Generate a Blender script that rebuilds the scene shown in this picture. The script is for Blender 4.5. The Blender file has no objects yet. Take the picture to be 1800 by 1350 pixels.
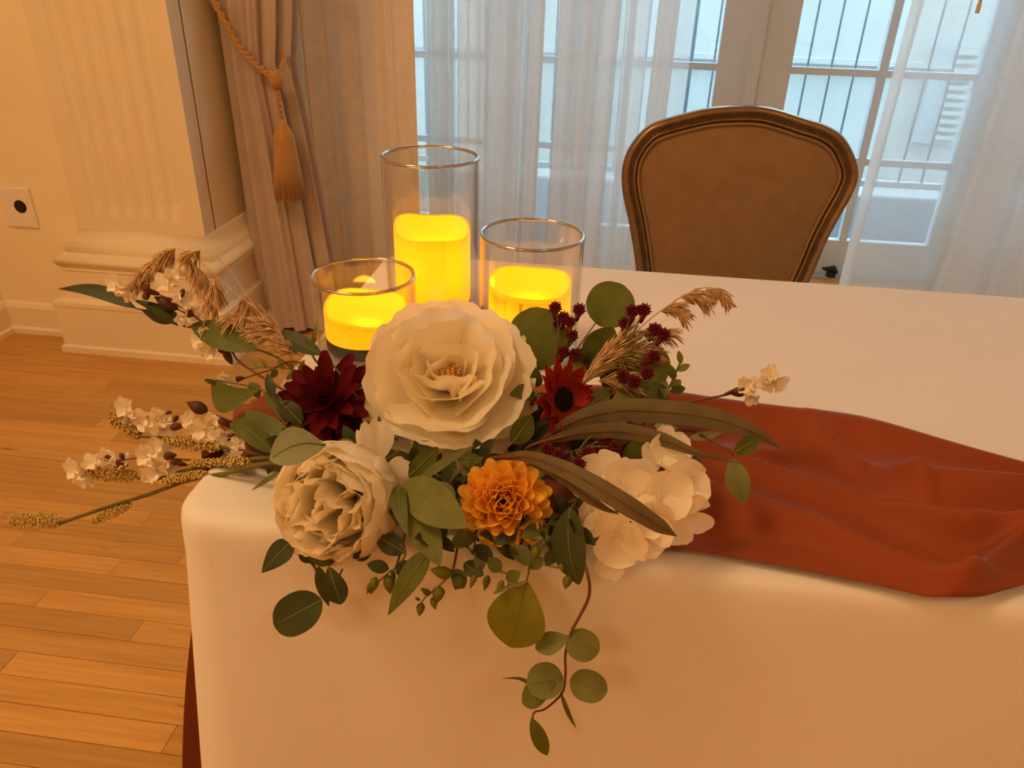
import bpy, math, random
from mathutils import Vector, Matrix, noise
random.seed(11)
scn = bpy.context.scene
col = scn.collection
PI = math.pi

# ------------------------------------------------------------------ camera
CAM = Vector((0.39181546, -0.5721725, 1.23033577))
RM = Matrix(((0.9912888886, -0.0851215459, 0.1005020484),
             (0.1288786843, 0.4696714878, -0.8733836375),
             (0.0271408188, 0.8787280671, 0.4765504800)))
F = 1352.0                                   # focal length for the 1800 x 1350 frame
cam_data = bpy.data.cameras.new('camera')
cam_data.sensor_width = 36.0
cam_data.lens = F / 1800 * 36.0
cam_data.clip_start = 0.02
cam_data.clip_end = 100
cam = bpy.data.objects.new('camera', cam_data)
cam.matrix_world = Matrix.Translation(CAM) @ RM.to_4x4()
col.objects.link(cam)
scn.camera = cam

# ------------------------------------------------------------------ world, lights, exposure
world = bpy.data.worlds.new('overcast_sky')
scn.world = world
world.use_nodes = True
bg = world.node_tree.nodes['Background']
bg.inputs[0].default_value = (0.62, 0.86, 1.0, 1)
bg.inputs[1].default_value = 6.0

WARM = (1.0, 0.64, 0.31)
def area_lamp(name, loc, size, power, color=WARM, rot=(0, 0, 0)):
    d = bpy.data.lights.new(name, 'AREA')
    d.shape = 'DISK'; d.size = size; d.energy = power; d.color = color
    o = bpy.data.objects.new(name, d); o.location = loc; o.rotation_euler = rot
    col.objects.link(o)
    return o
area_lamp('ceiling_lamp', (-1.1, -0.4, 3.3), 0.8, 37)
area_lamp('ceiling_lamp', (1.9, -1.8, 3.3), 0.8, 15.5)
area_lamp('ceiling_lamp', (-0.9, -3.0, 3.3), 0.8, 23)
vs = scn.view_settings
vs.view_transform = 'Standard'; vs.look = 'None'; vs.exposure = 0.0; vs.gamma = 1.0
vs.use_curve_mapping = False
scn.cycles.use_denoising = True
scn.cycles.max_bounces = 9
scn.cycles.diffuse_bounces = 8
scn.cycles.glossy_bounces = 3
scn.cycles.transmission_bounces = 4
scn.cycles.adaptive_threshold = 0.1
scn.cycles.transparent_max_bounces = 20
scn.cycles.sample_clamp_indirect = 6.0
scn.cycles.caustics_reflective = False
scn.cycles.caustics_refractive = False

# ------------------------------------------------------------------ pixel -> world helpers
def ray(u, v):
    return (RM @ Vector((u - 900, -(v - 675), -F))).normalized()
def Y(u, v, y):
    d = ray(u, v); return CAM + d * ((y - CAM.y) / d.y)
def Zp(u, v, z):
    d = ray(u, v); return CAM + d * ((z - CAM.z) / d.z)
def plane_hit(u, v, p0, nrm):
    d = ray(u, v); return CAM + d * ((p0 - CAM).dot(nrm) / d.dot(nrm))
def mpp(p):                                   # metres per pixel at a point
    return abs((RM.transposed() @ (p - CAM)).z) / F

# ------------------------------------------------------------------ materials
MATS = {}
def mat(name, color, rough=0.6, vary=0.12, scale=30.0, metal=0.0, trans=0.0, sheen=0.0, bump=0.0,
        bscale=200.0, spec=0.3, tcolor=None):
    m = bpy.data.materials.new(name); m.use_nodes = True
    nt = m.node_tree; N = nt.nodes; L = nt.links
    N.clear()
    out = N.new('ShaderNodeOutputMaterial')
    p = N.new('ShaderNodeBsdfPrincipled')
    p.inputs['Roughness'].default_value = rough
    p.inputs['Metallic'].default_value = metal
    p.inputs['Specular IOR Level'].default_value = spec
    if sheen:
        p.inputs['Sheen Weight'].default_value = sheen
    tc = N.new('ShaderNodeTexCoord')
    nz = N.new('ShaderNodeTexNoise'); nz.inputs['Scale'].default_value = scale
    nz.inputs['Detail'].default_value = 1.5
    L.new(tc.outputs['Object'], nz.inputs['Vector'])
    cr = N.new('ShaderNodeValToRGB')
    cr.color_ramp.elements[0].position = 0.3
    cr.color_ramp.elements[1].position = 0.7
    cr.color_ramp.elements[0].color = tuple(max(0, c * (1 - vary)) for c in color) + (1,)
    cr.color_ramp.elements[1].color = tuple(min(1, c * (1 + vary)) for c in color) + (1,)
    L.new(nz.outputs['Fac'], cr.inputs['Fac'])
    L.new(cr.outputs['Color'], p.inputs['Base Color'])
    if bump:
        n2 = N.new('ShaderNodeTexNoise'); n2.inputs['Scale'].default_value = bscale
        L.new(tc.outputs['Object'], n2.inputs['Vector'])
        b = N.new('ShaderNodeBump'); b.inputs['Strength'].default_value = bump
        b.inputs['Distance'].default_value = 0.002
        L.new(n2.outputs['Fac'], b.inputs['Height'])
        L.new(b.outputs['Normal'], p.inputs['Normal'])
    sh = p.outputs[0]
    if trans:
        t = N.new('ShaderNodeBsdfTranslucent')
        if tcolor:
            t.inputs['Color'].default_value = tcolor + (1,)
        else:
            L.new(cr.outputs['Color'], t.inputs['Color'])
        mx = N.new('ShaderNodeMixShader'); mx.inputs[0].default_value = trans
        L.new(p.outputs[0], mx.inputs[1]); L.new(t.outputs[0], mx.inputs[2])
        sh = mx.outputs[0]
    L.new(sh, out.inputs['Surface'])
    m.diffuse_color = tuple(color) + (1,)
    MATS[name] = m
    return m

def sheer_mat(name, color, density):
    m = mat(name, color, 0.9, 0.05, 60)
    nt = m.node_tree; N = nt.nodes; L = nt.links
    out = next(n for n in N if n.type == 'OUTPUT_MATERIAL')
    p = next(n for n in N if n.type == 'BSDF_PRINCIPLED')
    t = N.new('ShaderNodeBsdfTranslucent'); t.inputs['Color'].default_value = tuple(color) + (1,)
    a = N.new('ShaderNodeMixShader'); a.inputs[0].default_value = 0.5
    L.new(p.outputs[0], a.inputs[1]); L.new(t.outputs[0], a.inputs[2])
    tr = N.new('ShaderNodeBsdfTransparent')
    b = N.new('ShaderNodeMixShader'); b.inputs[0].default_value = density
    L.new(tr.outputs[0], b.inputs[1]); L.new(a.outputs[0], b.inputs[2])
    L.new(b.outputs[0], out.inputs['Surface'])
    return m

def glass_mat(name, tint=(0.98, 0.99, 0.98), ior=1.45, base=0.0, rough=0.0):
    m = bpy.data.materials.new(name); m.use_nodes = True
    nt = m.node_tree; N = nt.nodes; L = nt.links; N.clear()
    out = N.new('ShaderNodeOutputMaterial')
    tr = N.new('ShaderNodeBsdfTransparent'); tr.inputs[0].default_value = tint + (1,)
    gl = N.new('ShaderNodeBsdfGlossy'); gl.inputs['Roughness'].default_value = rough
    lw = N.new('ShaderNodeLayerWeight'); lw.inputs['Blend'].default_value = 0.5
    pw = N.new('ShaderNodeMath'); pw.operation = 'POWER'; pw.inputs[1].default_value = 3.6
    L.new(lw.outputs['Facing'], pw.inputs[0])
    f0 = ((ior - 1) / (ior + 1)) ** 2
    fr = N.new('ShaderNodeMath'); fr.operation = 'MULTIPLY_ADD'
    fr.inputs[1].default_value = 1 - f0; fr.inputs[2].default_value = f0
    L.new(pw.outputs[0], fr.inputs[0])
    nz = N.new('ShaderNodeTexNoise'); nz.inputs['Scale'].default_value = 12
    tc = N.new('ShaderNodeTexCoord'); L.new(tc.outputs['Object'], nz.inputs['Vector'])
    bp = N.new('ShaderNodeBump'); bp.inputs['Strength'].default_value = 0.03
    L.new(nz.outputs['Fac'], bp.inputs['Height']); L.new(bp.outputs['Normal'], gl.inputs['Normal'])
    mx = N.new('ShaderNodeMixShader')
    if base:
        ad = N.new('ShaderNodeMath'); ad.operation = 'ADD'; ad.inputs[1].default_value = base
        L.new(fr.outputs[0], ad.inputs[0]); L.new(ad.outputs[0], mx.inputs[0])
    else:
        L.new(fr.outputs[0], mx.inputs[0])
    L.new(tr.outputs[0], mx.inputs[1]); L.new(gl.outputs[0], mx.inputs[2])
    L.new(mx.outputs[0], out.inputs['Surface'])
    return m

def wood_floor_mat():
    m = mat('maple_strip', (0.56, 0.30, 0.105), 0.32, 0.0, 4, spec=0.4)
    nt = m.node_tree; N = nt.nodes; L = nt.links
    p = next(n for n in N if n.type == 'BSDF_PRINCIPLED')
    tc = next(n for n in N if n.type == 'TEX_COORD')
    oi = N.new('ShaderNodeObjectInfo')
    mp = N.new('ShaderNodeMapping'); mp.inputs['Scale'].default_value = (3.0, 60.0, 20.0)
    L.new(tc.outputs['Object'], mp.inputs['Vector'])
    add = N.new('ShaderNodeVectorMath'); add.operation = 'ADD'
    mul = N.new('ShaderNodeMath'); mul.operation = 'MULTIPLY'; mul.inputs[1].default_value = 37.0
    L.new(oi.outputs['Random'], mul.inputs[0])
    L.new(mp.outputs[0], add.inputs[0]); L.new(mul.outputs[0], add.inputs[1])
    nz = N.new('ShaderNodeTexNoise'); nz.inputs['Scale'].default_value = 1.4; nz.inputs['Detail'].default_value = 5
    L.new(add.outputs[0], nz.inputs['Vector'])
    cr = N.new('ShaderNodeValToRGB')
    e = cr.color_ramp.elements
    e[0].position = 0.22; e[0].color = (0.50, 0.245, 0.058, 1)
    e[1].position = 0.62; e[1].color = (0.64, 0.35, 0.098, 1)
    L.new(nz.outputs['Fac'], cr.inputs['Fac'])
    # tone of each board
    mr = N.new('ShaderNodeMapRange'); mr.inputs['To Min'].default_value = 0.80; mr.inputs['To Max'].default_value = 1.10
    L.new(oi.outputs['Random'], mr.inputs['Value'])
    # small dark mineral streaks
    mp2 = N.new('ShaderNodeMapping'); mp2.inputs['Scale'].default_value = (9.0, 55.0, 9.0)
    L.new(tc.outputs['Object'], mp2.inputs['Vector'])
    add2 = N.new('ShaderNodeVectorMath'); add2.operation = 'ADD'
    L.new(mp2.outputs[0], add2.inputs[0]); L.new(mul.outputs[0], add2.inputs[1])
    n2 = N.new('ShaderNodeTexNoise'); n2.inputs['Scale'].default_value = 1.1; n2.inputs['Detail'].default_value = 1
    L.new(add2.outputs[0], n2.inputs['Vector'])
    c2 = N.new('ShaderNodeValToRGB')
    c2.color_ramp.elements[0].position = 0.72; c2.color_ramp.elements[0].color = (1, 1, 1, 1)
    c2.color_ramp.elements[1].position = 0.80; c2.color_ramp.elements[1].color = (0.5, 0.42, 0.35, 1)
    L.new(n2.outputs['Fac'], c2.inputs['Fac'])
    x1 = N.new('ShaderNodeVectorMath'); x1.operation = 'SCALE'
    L.new(cr.outputs[0], x1.inputs[0]); L.new(mr.outputs[0], x1.inputs['Scale'])
    x2 = N.new('ShaderNodeVectorMath'); x2.operation = 'MULTIPLY'
    L.new(x1.outputs[0], x2.inputs[0]); L.new(c2.outputs[0], x2.inputs[1])
    L.new(x2.outputs[0], p.inputs['Base Color'])
    return m

M = {}
M['floor'] = wood_floor_mat()
M['gap'] = mat('dark_floor_gap', (0.30, 0.15, 0.05), 0.8)
M['wall'] = mat('cream_wall_paint', (0.91, 0.80, 0.56), 0.55, 0.03, 3)
M['trim'] = mat('cream_trim_paint', (0.86, 0.75, 0.54), 0.45, 0.03, 5)
M['ceiling'] = mat('ceiling_paint', (0.82, 0.78, 0.70), 0.8, 0.03, 2)
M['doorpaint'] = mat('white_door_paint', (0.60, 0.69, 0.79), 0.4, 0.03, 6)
M['plate'] = mat('white_plastic_plate', (0.86, 0.80, 0.70), 0.35, 0.02)
M['black'] = mat('black_plastic', (0.012, 0.012, 0.014), 0.5, 0.1)
M['cloth'] = mat('white_polyester_cloth', (0.80, 0.765, 0.73), 0.85, 0.015, 8, sheen=0.2, bump=0.05, bscale=900)
M['runner'] = mat('rust_chiffon', (0.33, 0.070, 0.022), 0.6, 0.05, 12, trans=0.20, spec=0.18, sheen=0.12)
M['drape'] = mat('taupe_drape', (0.50, 0.40, 0.33), 0.75, 0.05, 20, sheen=0.2)
M['beige'] = mat('beige_drape_cloth', (0.93, 0.75, 0.54), 0.75, 0.04, 20, trans=0.15, sheen=0.2)
M['slate'] = mat('grey_louvre', (0.42, 0.48, 0.54), 0.7, 0.05)
M['cord'] = mat('gold_cord', (0.46, 0.24, 0.065), 0.5, 0.15, 200, sheen=0.3)
M['sheer'] = sheer_mat('ivory_sheer', (0.86, 0.84, 0.82), 0.74)
M['sheerthin'] = sheer_mat('thin_ivory_sheer', (0.86, 0.85, 0.85), 0.48)
M['sheerhem'] = sheer_mat('ivory_sheer_hem', (0.80, 0.77, 0.74), 0.88)
M['pane'] = glass_mat('window_pane', (0.96, 0.99, 0.99))
M['glass'] = glass_mat('clear_candle_glass', (0.97, 0.975, 0.96), 1.6)
M['glassrim'] = glass_mat('glass_rim', (0.62, 0.60, 0.52), 2.0, 0.28, 0.08)
M['bronze'] = mat('antique_bronze_paint', (0.27, 0.17, 0.085), 0.27, 0.15, 40, metal=0.65, spec=0.5)
M['uphol'] = mat('tan_vinyl_upholstery', (0.27, 0.155, 0.062), 0.6, 0.08, 25, bump=0.08, bscale=300)
M['welt'] = mat('tan_welt', (0.29, 0.17, 0.07), 0.55, 0.08, 40)
M['extwall'] = mat('white_render_wall', (0.50, 0.515, 0.52), 0.9, 0.03, 3)
M['extground'] = mat('pale_deck', (0.42, 0.45, 0.49), 0.8, 0.04, 5)
M['iron'] = mat('grey_iron', (0.22, 0.26, 0.30), 0.6, 0.1)
M['table'] = mat('table_laminate', (0.35, 0.28, 0.2), 0.6, 0.1)

M['petalw'] = mat('ivory_silk_petal', (0.99, 0.91, 0.74), 0.9, 0.01, 40, trans=0.48, tcolor=(1.0, 0.91, 0.68), spec=0.05)
M['petalh'] = mat('cream_white_petal', (0.99, 0.91, 0.76), 0.9, 0.01, 40, trans=0.32, tcolor=(1.0, 0.90, 0.68), spec=0.05)
M['petalo'] = mat('amber_dahlia_petal', (1.0, 0.60, 0.085), 0.8, 0.06, 60, trans=0.25, spec=0.08)
M['petalb'] = mat('burgundy_petal', (0.100, 0.003, 0.008), 0.7, 0.2, 60, trans=0.10, spec=0.12)
M['petalr'] = mat('red_orange_petal', (0.34, 0.022, 0.008), 0.6, 0.6, 140, trans=0.15, spec=0.2)
M['disc'] = mat('dark_flower_disc', (0.015, 0.008, 0.006), 0.9, 0.4, 200)
M['stamen'] = mat('yellow_stamen', (0.75, 0.38, 0.06), 0.6, 0.2, 200)
M['berry'] = mat('burgundy_berry', (0.13, 0.006, 0.018), 0.7, 0.25, 300)
M['blossom'] = mat('cream_blossom', (0.98, 0.89, 0.73), 0.85, 0.03, 80, trans=0.25, tcolor=(1.0, 0.88, 0.65), spec=0.08)
M['calyx'] = mat('brown_calyx', (0.12, 0.035, 0.012), 0.6, 0.3, 80)
M['pod'] = mat('brown_seed_pod', (0.075, 0.025, 0.016), 0.5, 0.35, 150)
M['grass'] = mat('dried_grass', (0.72, 0.48, 0.24), 0.7, 0.3, 150, trans=0.25)
M['gold'] = mat('gold_seed', (0.62, 0.44, 0.14), 0.4, 0.4, 300, metal=0.3)
M['stem'] = mat('green_brown_stem', (0.12, 0.11, 0.03), 0.6, 0.25, 60)
M['stemr'] = mat('red_brown_stem', (0.15, 0.06, 0.022), 0.6, 0.25, 60)
M['sage'] = mat('sage_leaf', (0.170, 0.185, 0.052), 0.6, 0.12, 60, trans=0.22, tcolor=(0.24, 0.26, 0.035))
M['pale'] = mat('pale_sage_leaf', (0.36, 0.40, 0.225), 0.65, 0.06, 90, trans=0.15)
M['green'] = mat('mid_green_leaf', (0.105, 0.125, 0.020), 0.5, 0.15, 50, trans=0.2, tcolor=(0.19, 0.22, 0.015))
M['dark'] = mat('dark_green_leaf', (0.046, 0.056, 0.012), 0.5, 0.2, 50, trans=0.12)
M['deep'] = mat('deep_green_leaf', (0.040, 0.050, 0.014), 0.6, 0.25, 50, trans=0.12)
M['lime'] = mat('yellow_green_leaf', (0.19, 0.185, 0.016), 0.5, 0.14, 40, trans=0.3, tcolor=(0.30, 0.29, 0.015))
M['vein'] = mat('leaf_vein', (0.17, 0.18, 0.045), 0.6, 0.1, 60)
M['dusk'] = mat('dusty_brown_leaf', (0.150, 0.112, 0.052), 0.6, 0.12, 50, trans=0.10)

def wax_mat(name='yellow_wax', ecol=(1.0, 0.38, 0.003), es=0.80):
    m = mat(name, (0.9, 0.62, 0.12), 0.5, 0.03, 10)
    nt = m.node_tree; N = nt.nodes; L = nt.links
    out = next(n for n in N if n.type == 'OUTPUT_MATERIAL')
    p = next(n for n in N if n.type == 'BSDF_PRINCIPLED')
    t = N.new('ShaderNodeBsdfTranslucent'); t.inputs['Color'].default_value = (1.0, 0.60, 0.035, 1)
    mx = N.new('ShaderNodeMixShader'); mx.inputs[0].default_value = 0.55
    L.new(p.outputs[0], mx.inputs[1]); L.new(t.outputs[0], mx.inputs[2])
    em = N.new('ShaderNodeEmission'); em.inputs[0].default_value = ecol + (1,)
    em.inputs[1].default_value = es
    ad = N.new('ShaderNodeAddShader')
    L.new(mx.outputs[0], ad.inputs[0]); L.new(em.outputs[0], ad.inputs[1])
    L.new(ad.outputs[0], out.inputs['Surface'])
    return m
M['wax'] = wax_mat()
M['waxpool'] = wax_mat('glowing_wax_pool', (1.0, 0.52, 0.006), 0.95)

# ------------------------------------------------------------------ object helpers
def tag(o, label=None, cat=None, group=None, kind=None):
    if label: o['label'] = label
    if cat: o['category'] = cat
    if group: o['group'] = group
    if kind: o['kind'] = kind
    return o
def mk(name, verts, faces, m=None, parent=None, smooth=True, loc=None):
    me = bpy.data.meshes.new(name)
    L0 = loc if loc is not None else Vector((0, 0, 0))
    me.from_pydata([tuple(Vector(v) - L0) for v in verts], [], faces)
    if smooth:
        me.polygons.foreach_set('use_smooth', [True] * len(me.polygons))
    me.update()
    if m: me.materials.append(m)
    o = bpy.data.objects.new(name, me)
    col.objects.link(o)
    if parent: o.parent = parent
    elif loc is not None: o.location = loc
    return o
def empty(name, loc, label, cat, group=None):
    o = bpy.data.objects.new(name, None)
    o.empty_display_size = 0.02
    o.location = loc
    col.objects.link(o)
    return tag(o, label, cat, group)
def part(th, name, vf, m, smooth=True, kind=None, label=None, under=None):
    """mesh given in world coordinates, child of thing th (or of its part 'under', which sits at th's origin)"""
    o = mk(name, [Vector(v) - th.location for v in vf[0]], vf[1], m, under or th, smooth)
    if kind: o['kind'] = kind
    if label: o['label'] = label
    return o
def inst(th, name, mesh, mw, under=None):
    """shared mesh placed by a world matrix under a thing whose own matrix is a pure translation"""
    o = bpy.data.objects.new(name, mesh)
    o.matrix_basis = Matrix.Translation(-th.location) @ mw
    o.parent = under or th
    col.objects.link(o)
    return o
def join(*vfs):
    V = []; Fc = []
    for v, f in vfs:
        k = len(V); V += list(v); Fc += [tuple(i + k for i in q) for q in f]
    return V, Fc
def boxvf(x0, x1, y0, y1, z0, z1):
    v = [(x0, y0, z0), (x1, y0, z0), (x1, y1, z0), (x0, y1, z0), (x0, y0, z1), (x1, y0, z1), (x1, y1, z1), (x0, y1, z1)]
    f = [(0, 3, 2, 1), (4, 5, 6, 7), (0, 1, 5, 4), (1, 2, 6, 5), (2, 3, 7, 6), (3, 0, 4, 7)]
    return v, f
def bevel_box(x0, x1, y0, y1, z0, z1, b):
    """box whose top edges are chamfered by b"""
    v = [(x0, y0, z0), (x1, y0, z0), (x1, y1, z0), (x0, y1, z0),
         (x0, y0, z1 - b), (x1, y0, z1 - b), (x1, y1, z1 - b), (x0, y1, z1 - b),
         (x0 + b, y0 + b, z1), (x1 - b, y0 + b, z1), (x1 - b, y1 - b, z1), (x0 + b, y1 - b, z1)]
    f = [(0, 3, 2, 1), (8, 9, 10, 11)]
    for i in range(4):
        j = (i + 1) % 4
        f += [(i, j, 4 + j, 4 + i), (4 + i, 4 + j, 8 + j, 8 + i)]
    return v, f
def spline(pts, n):
    """Catmull-Rom through pts, n samples per span"""
    P = [Vector(p) for p in pts]
    if len(P) == 2:
        return [P[0].lerp(P[1], i / n) for i in range(n + 1)]
    Q = [P[0] * 2 - P[1]] + P + [P[-1] * 2 - P[-2]]
    out = []
    for i in range(1, len(Q) - 2):
        a, b, c, d = Q[i - 1], Q[i], Q[i + 1], Q[i + 2]
        for k in range(n):
            t = k / n
            out.append(0.5 * ((2 * b) + (c - a) * t + (2 * a - 5 * b + 4 * c - d) * t * t + (3 * b - a - 3 * c + d) * t ** 3))
    out.append(P[-1])
    return out
def tube(pts, r, n=6, caps=True, closed=False):
    P = [Vector(p) for p in pts]; k = len(P)
    rad = r if isinstance(r, (list, tuple)) else [r] * k
    if len(rad) != k:
        rad = [rad[0] + (rad[-1] - rad[0]) * i / (k - 1) for i in range(k)]
    V = []; Fc = []
    prev = None
    for i in range(k):
        if closed: d = P[(i + 1) % k] - P[i - 1]
        else: d = P[min(i + 1, k - 1)] - P[max(i - 1, 0)]
        if d.length < 1e-9: d = Vector((0, 0, 1))
        d.normalize()
        if prev is None:
            a = d.orthogonal().normalized()
        else:
            a = prev - d * prev.dot(d)
            a = a.normalized() if a.length > 1e-6 else d.orthogonal().normalized()
        prev = a
        b = d.cross(a)
        for j in range(n):
            t = 2 * PI * j / n
            V.append(P[i] + (a * math.cos(t) + b * math.sin(t)) * rad[i])
    seg = k if closed else k - 1
    for i in range(seg):
        i2 = (i + 1) % k
        for j in range(n):
            j2 = (j + 1) % n
            Fc.append((i * n + j, i * n + j2, i2 * n + j2, i2 * n + j))
    if caps and not closed:
        Fc.append(tuple(range(n - 1, -1, -1))); Fc.append(tuple((k - 1) * n + j for j in range(n)))
    return V, Fc
def lathe(cx, cy, prof, n=48, closed=False):
    """revolve (r, z) pairs about a vertical axis"""
    V = []; Fc = []
    k = len(prof)
    for r, z in prof:
        for j in range(n):
            t = 2 * PI * j / n
            V.append((cx + r * math.cos(t), cy + r * math.sin(t), z))
    for i in range(k - 1 + (1 if closed else 0)):
        i2 = (i + 1) % k
        for j in range(n):
            j2 = (j + 1) % n
            Fc.append((i * n + j, i * n + j2, i2 * n + j2, i2 * n + j))
    return V, Fc
def grid_faces(nu, nv, off=0, wrap=False):
    Fc = []
    for i in range(nu - 1):
        for j in range(nv - 1 if not wrap else nv):
            j2 = (j + 1) % nv
            Fc.append((off + i * nv + j, off + i * nv + j2, off + (i + 1) * nv + j2, off + (i + 1) * nv + j))
    return Fc
def struct(name, vf, m, parent=None, smooth=False):
    o = mk(name, vf[0], vf[1], m, parent, smooth)
    if parent is None: o['kind'] = 'structure'
    return o

# ================================================================== THE ROOM
X0, X1, YB, YW, H = -1.74, 5.0, -4.5, 3.0, 3.45     # left wall, right wall, wall behind, window wall, height
PX = -0.885                                          # side of the pier towards the window bay
floor = struct('floor', boxvf(X0 - .1, X1 + .1, YB - .1, YW + .12, -0.08, -0.010), M['gap'])
# strip boards: laid along x, each board its own piece where the photograph shows the floor
PWID = 0.057
boards = []
BX0, BX1, BY0, BY1 = X0, 0.25, -0.46, 1.77
row = 0; y = BY0
while y < BY1 - 0.01:
    x = BX0 - random.random() * 0.5
    while x < BX1:
        ln = random.uniform(0.35, 1.15)
        a, b = max(x, BX0), min(x + ln, BX1)
        if b - a > 0.03:
            boards.append((a, b, y, min(y + PWID, BY1)))
        x += ln
    y += PWID
for (a, b, c, d) in boards:
    cx, cy = (a + b) / 2, (c + d) / 2
    hx, hy = (b - a) / 2 - 0.0004, (d - c) / 2 - 0.0005
    v, f = bevel_box(-hx, hx, -hy, hy, -0.012, 0.0, 0.0008)
    o = mk('plank', v, f, M['floor'], floor, False)
    o.location = (cx, cy, 0)
# boards past the seen area, joined
vfs = []
for (xa, xb, ya, yb) in ((BX1, X1, YB, YW), (X0, BX1, YB, BY0), (PX, BX1, BY1, YW)):
    yy = ya
    while yy < yb - 0.005:
        e = min(yy + PWID, yb)
        vfs.append(boxvf(xa, xb, yy + .0006, e - .0006, -0.012, 0.0)); yy += PWID
rest = mk('outer_planks', *join(*vfs), M['floor'], floor, False); rest['kind'] = 'stuff'

struct('ceiling', boxvf(X0 - .1, X1 + .1, YB - .1, YW + .12, H, H + .1), M['ceiling'])
struct('wall_left', boxvf(X0 - .12, X0, YB - .1, 3.12, 0, H), M['wall'])
struct('wall_right', boxvf(X1, X1 + .12, YB - .1, 3.12, 0, H), M['wall'])
struct('wall_rear', boxvf(X0, X1, YB - .12, YB, 0, H), M['wall'])
struct('wall_pier', boxvf(X0, PX, 1.77, 3.12, 0, H), M['wall'])
OPX0, OPX1, OPZ = -0.58, 3.2, 2.5
struct('wall_window', join(boxvf(PX, OPX0, YW, YW + .12, 0, H), boxvf(OPX1, X1, YW, YW + .12, 0, H),
                           boxvf(OPX0, OPX1, YW, YW + .12, OPZ, H)), M['wall'])
def profile_run(pts2, path):
    """sweep a (projection, height) profile along a polyline of (x, y, outward normal)"""
    V = []; Fc = []
    n = len(pts2)
    for (x, y, nx, ny) in path:
        for (d, z) in pts2:
            V.append((x + nx * d, y + ny * d, z))
    for i in range(len(path) - 1):
        for j in range(n - 1):
            Fc.append((i * n + j, (i + 1) * n + j, (i + 1) * n + j + 1, i * n + j + 1))
    return V, Fc
base_prof = [(0, 0), (0.022, 0), (0.022, 0.018), (0.014, 0.026), (0.014, 0.10), (0.008, 0.115), (0, 0.12)]
struct('baseboard_left', profile_run(base_prof, [(X0, YB, 1, 0), (X0, 1.77, 1, 0)]), M['trim'])
struct('baseboard_front', profile_run(base_prof, [(-1.40, 1.77, 0, -1), (X0, 1.77, 0, -1)]), M['trim'])

# fluted pilaster standing on the pier
pil = bpy.data.objects.new('trim_1', None); col.objects.link(pil); pil['kind'] = 'structure'
pil.location = (-1.10, 1.71, 0)
SX0, SX1, SY = -1.325, -0.885, 1.70
nfl = 6
xs = []; mar = 0.060; fw = (SX1 - SX0 - 2 * mar) / nfl
front = [(SX0, 0)]
for k in range(nfl):
    xa = SX0 + mar + k * fw
    for j in range(9):
        t = j / 8
        dd = math.sin(PI * t) * 0.010 if 0 < j < 8 else 0
        front.append((xa + fw * (0.06 + 0.88 * t), dd))
front.append((SX1, 0))
def shaft(z0, z1, flat, taper=False):
    V = []; Fc = []
    n = len(front)
    for z in (z0, z1):
        for (x, d) in front:
            V.append((x, SY + (0 if (flat or (taper and z == z0)) else d), z))
    for j in range(n - 1):
        Fc.append((j, j + 1, n + j + 1, n + j))
    k = len(V)
    for (xx) in (SX0, SX1):
        V += [(xx, SY, z0), (xx, 1.775, z0), (xx, 1.775, z1), (xx, SY, z1)]
    Fc += [(k + 1, k, k + 3, k + 2), (k + 4, k + 5, k + 6, k + 7)]
    return V, Fc
part(pil, 'shaft', join(shaft(0.535, H, False), shaft(0.475, 0.535, False, True), shaft(0.40, 0.475, True)), M['trim'], False)
def wrap_profile(prof, x0, x1, y0, yend):
    """moulding wrapped around the front and both sides of a block"""
    return profile_run(prof, [(x0, 1.775, -1, 0), (x0, y0, -1, -.5), (x1, y0, 0.45, -.5), (x1, yend, 0.45, 0)])
plinth_prof = [(0.128, 0.0), (0.128, 0.022), (0.116, 0.030), (0.116, 0.168), (0.122, 0.176), (0.120, 0.190), (0.080, 0.198)]
block_prof = [(0.080, 0.198), (0.076, 0.234), (0.064, 0.240), (0.064, 0.292), (0.072, 0.300)]
torus_prof = [(0.072, 0.300)] + [(0.062 + 0.026 * math.sin(PI * t / 8), 0.302 + 0.052 * t / 8) for t in range(9)] + [(0.050, 0.358)]
cove_prof = [(0.050, 0.358), (0.050, 0.378), (0.040, 0.384)] + [(0.040 * (1 - math.sin(PI / 2 * t / 6)), 0.386 + 0.05 * t / 6) for t in range(7)]
for nm, pr in (('plinth', plinth_prof), ('base_block', block_prof), ('torus_moulding', torus_prof), ('cove_moulding', cove_prof)):
    part(pil, nm, wrap_profile(pr, SX0, SX1, SY, 2.95), M['trim'], nm in ('torus_moulding', 'cove_moulding'))

# wall plate with a round black socket
wp = empty('outlet_plate', (-1.575, 1.768, 0.470), 'white square wall plate with a round black socket on the cream wall', 'wall outlet')
part(wp, 'plate', bevel_box(-0.056, 0.056, -0.068, 0.068, 0, 0.008, 0.003), M['plate'], False)
pl = wp.children[0]
me = pl.data
for vtx in me.vertices:                                   # turn the plate to face the room
    w = vtx.co + wp.location
    vtx.co = (w.x, -w.z, w.y)
so = mk('socket', *lathe(0.012, 0.0, [(0.0001, 0.0105), (0.019, 0.0105), (0.022, 0.009), (0.022, 0.0)], 28), M['black'], wp)
for vtx in so.data.vertices:
    w = vtx.co.copy(); vtx.co = (w.x, -w.z, w.y + 0.005)

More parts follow.
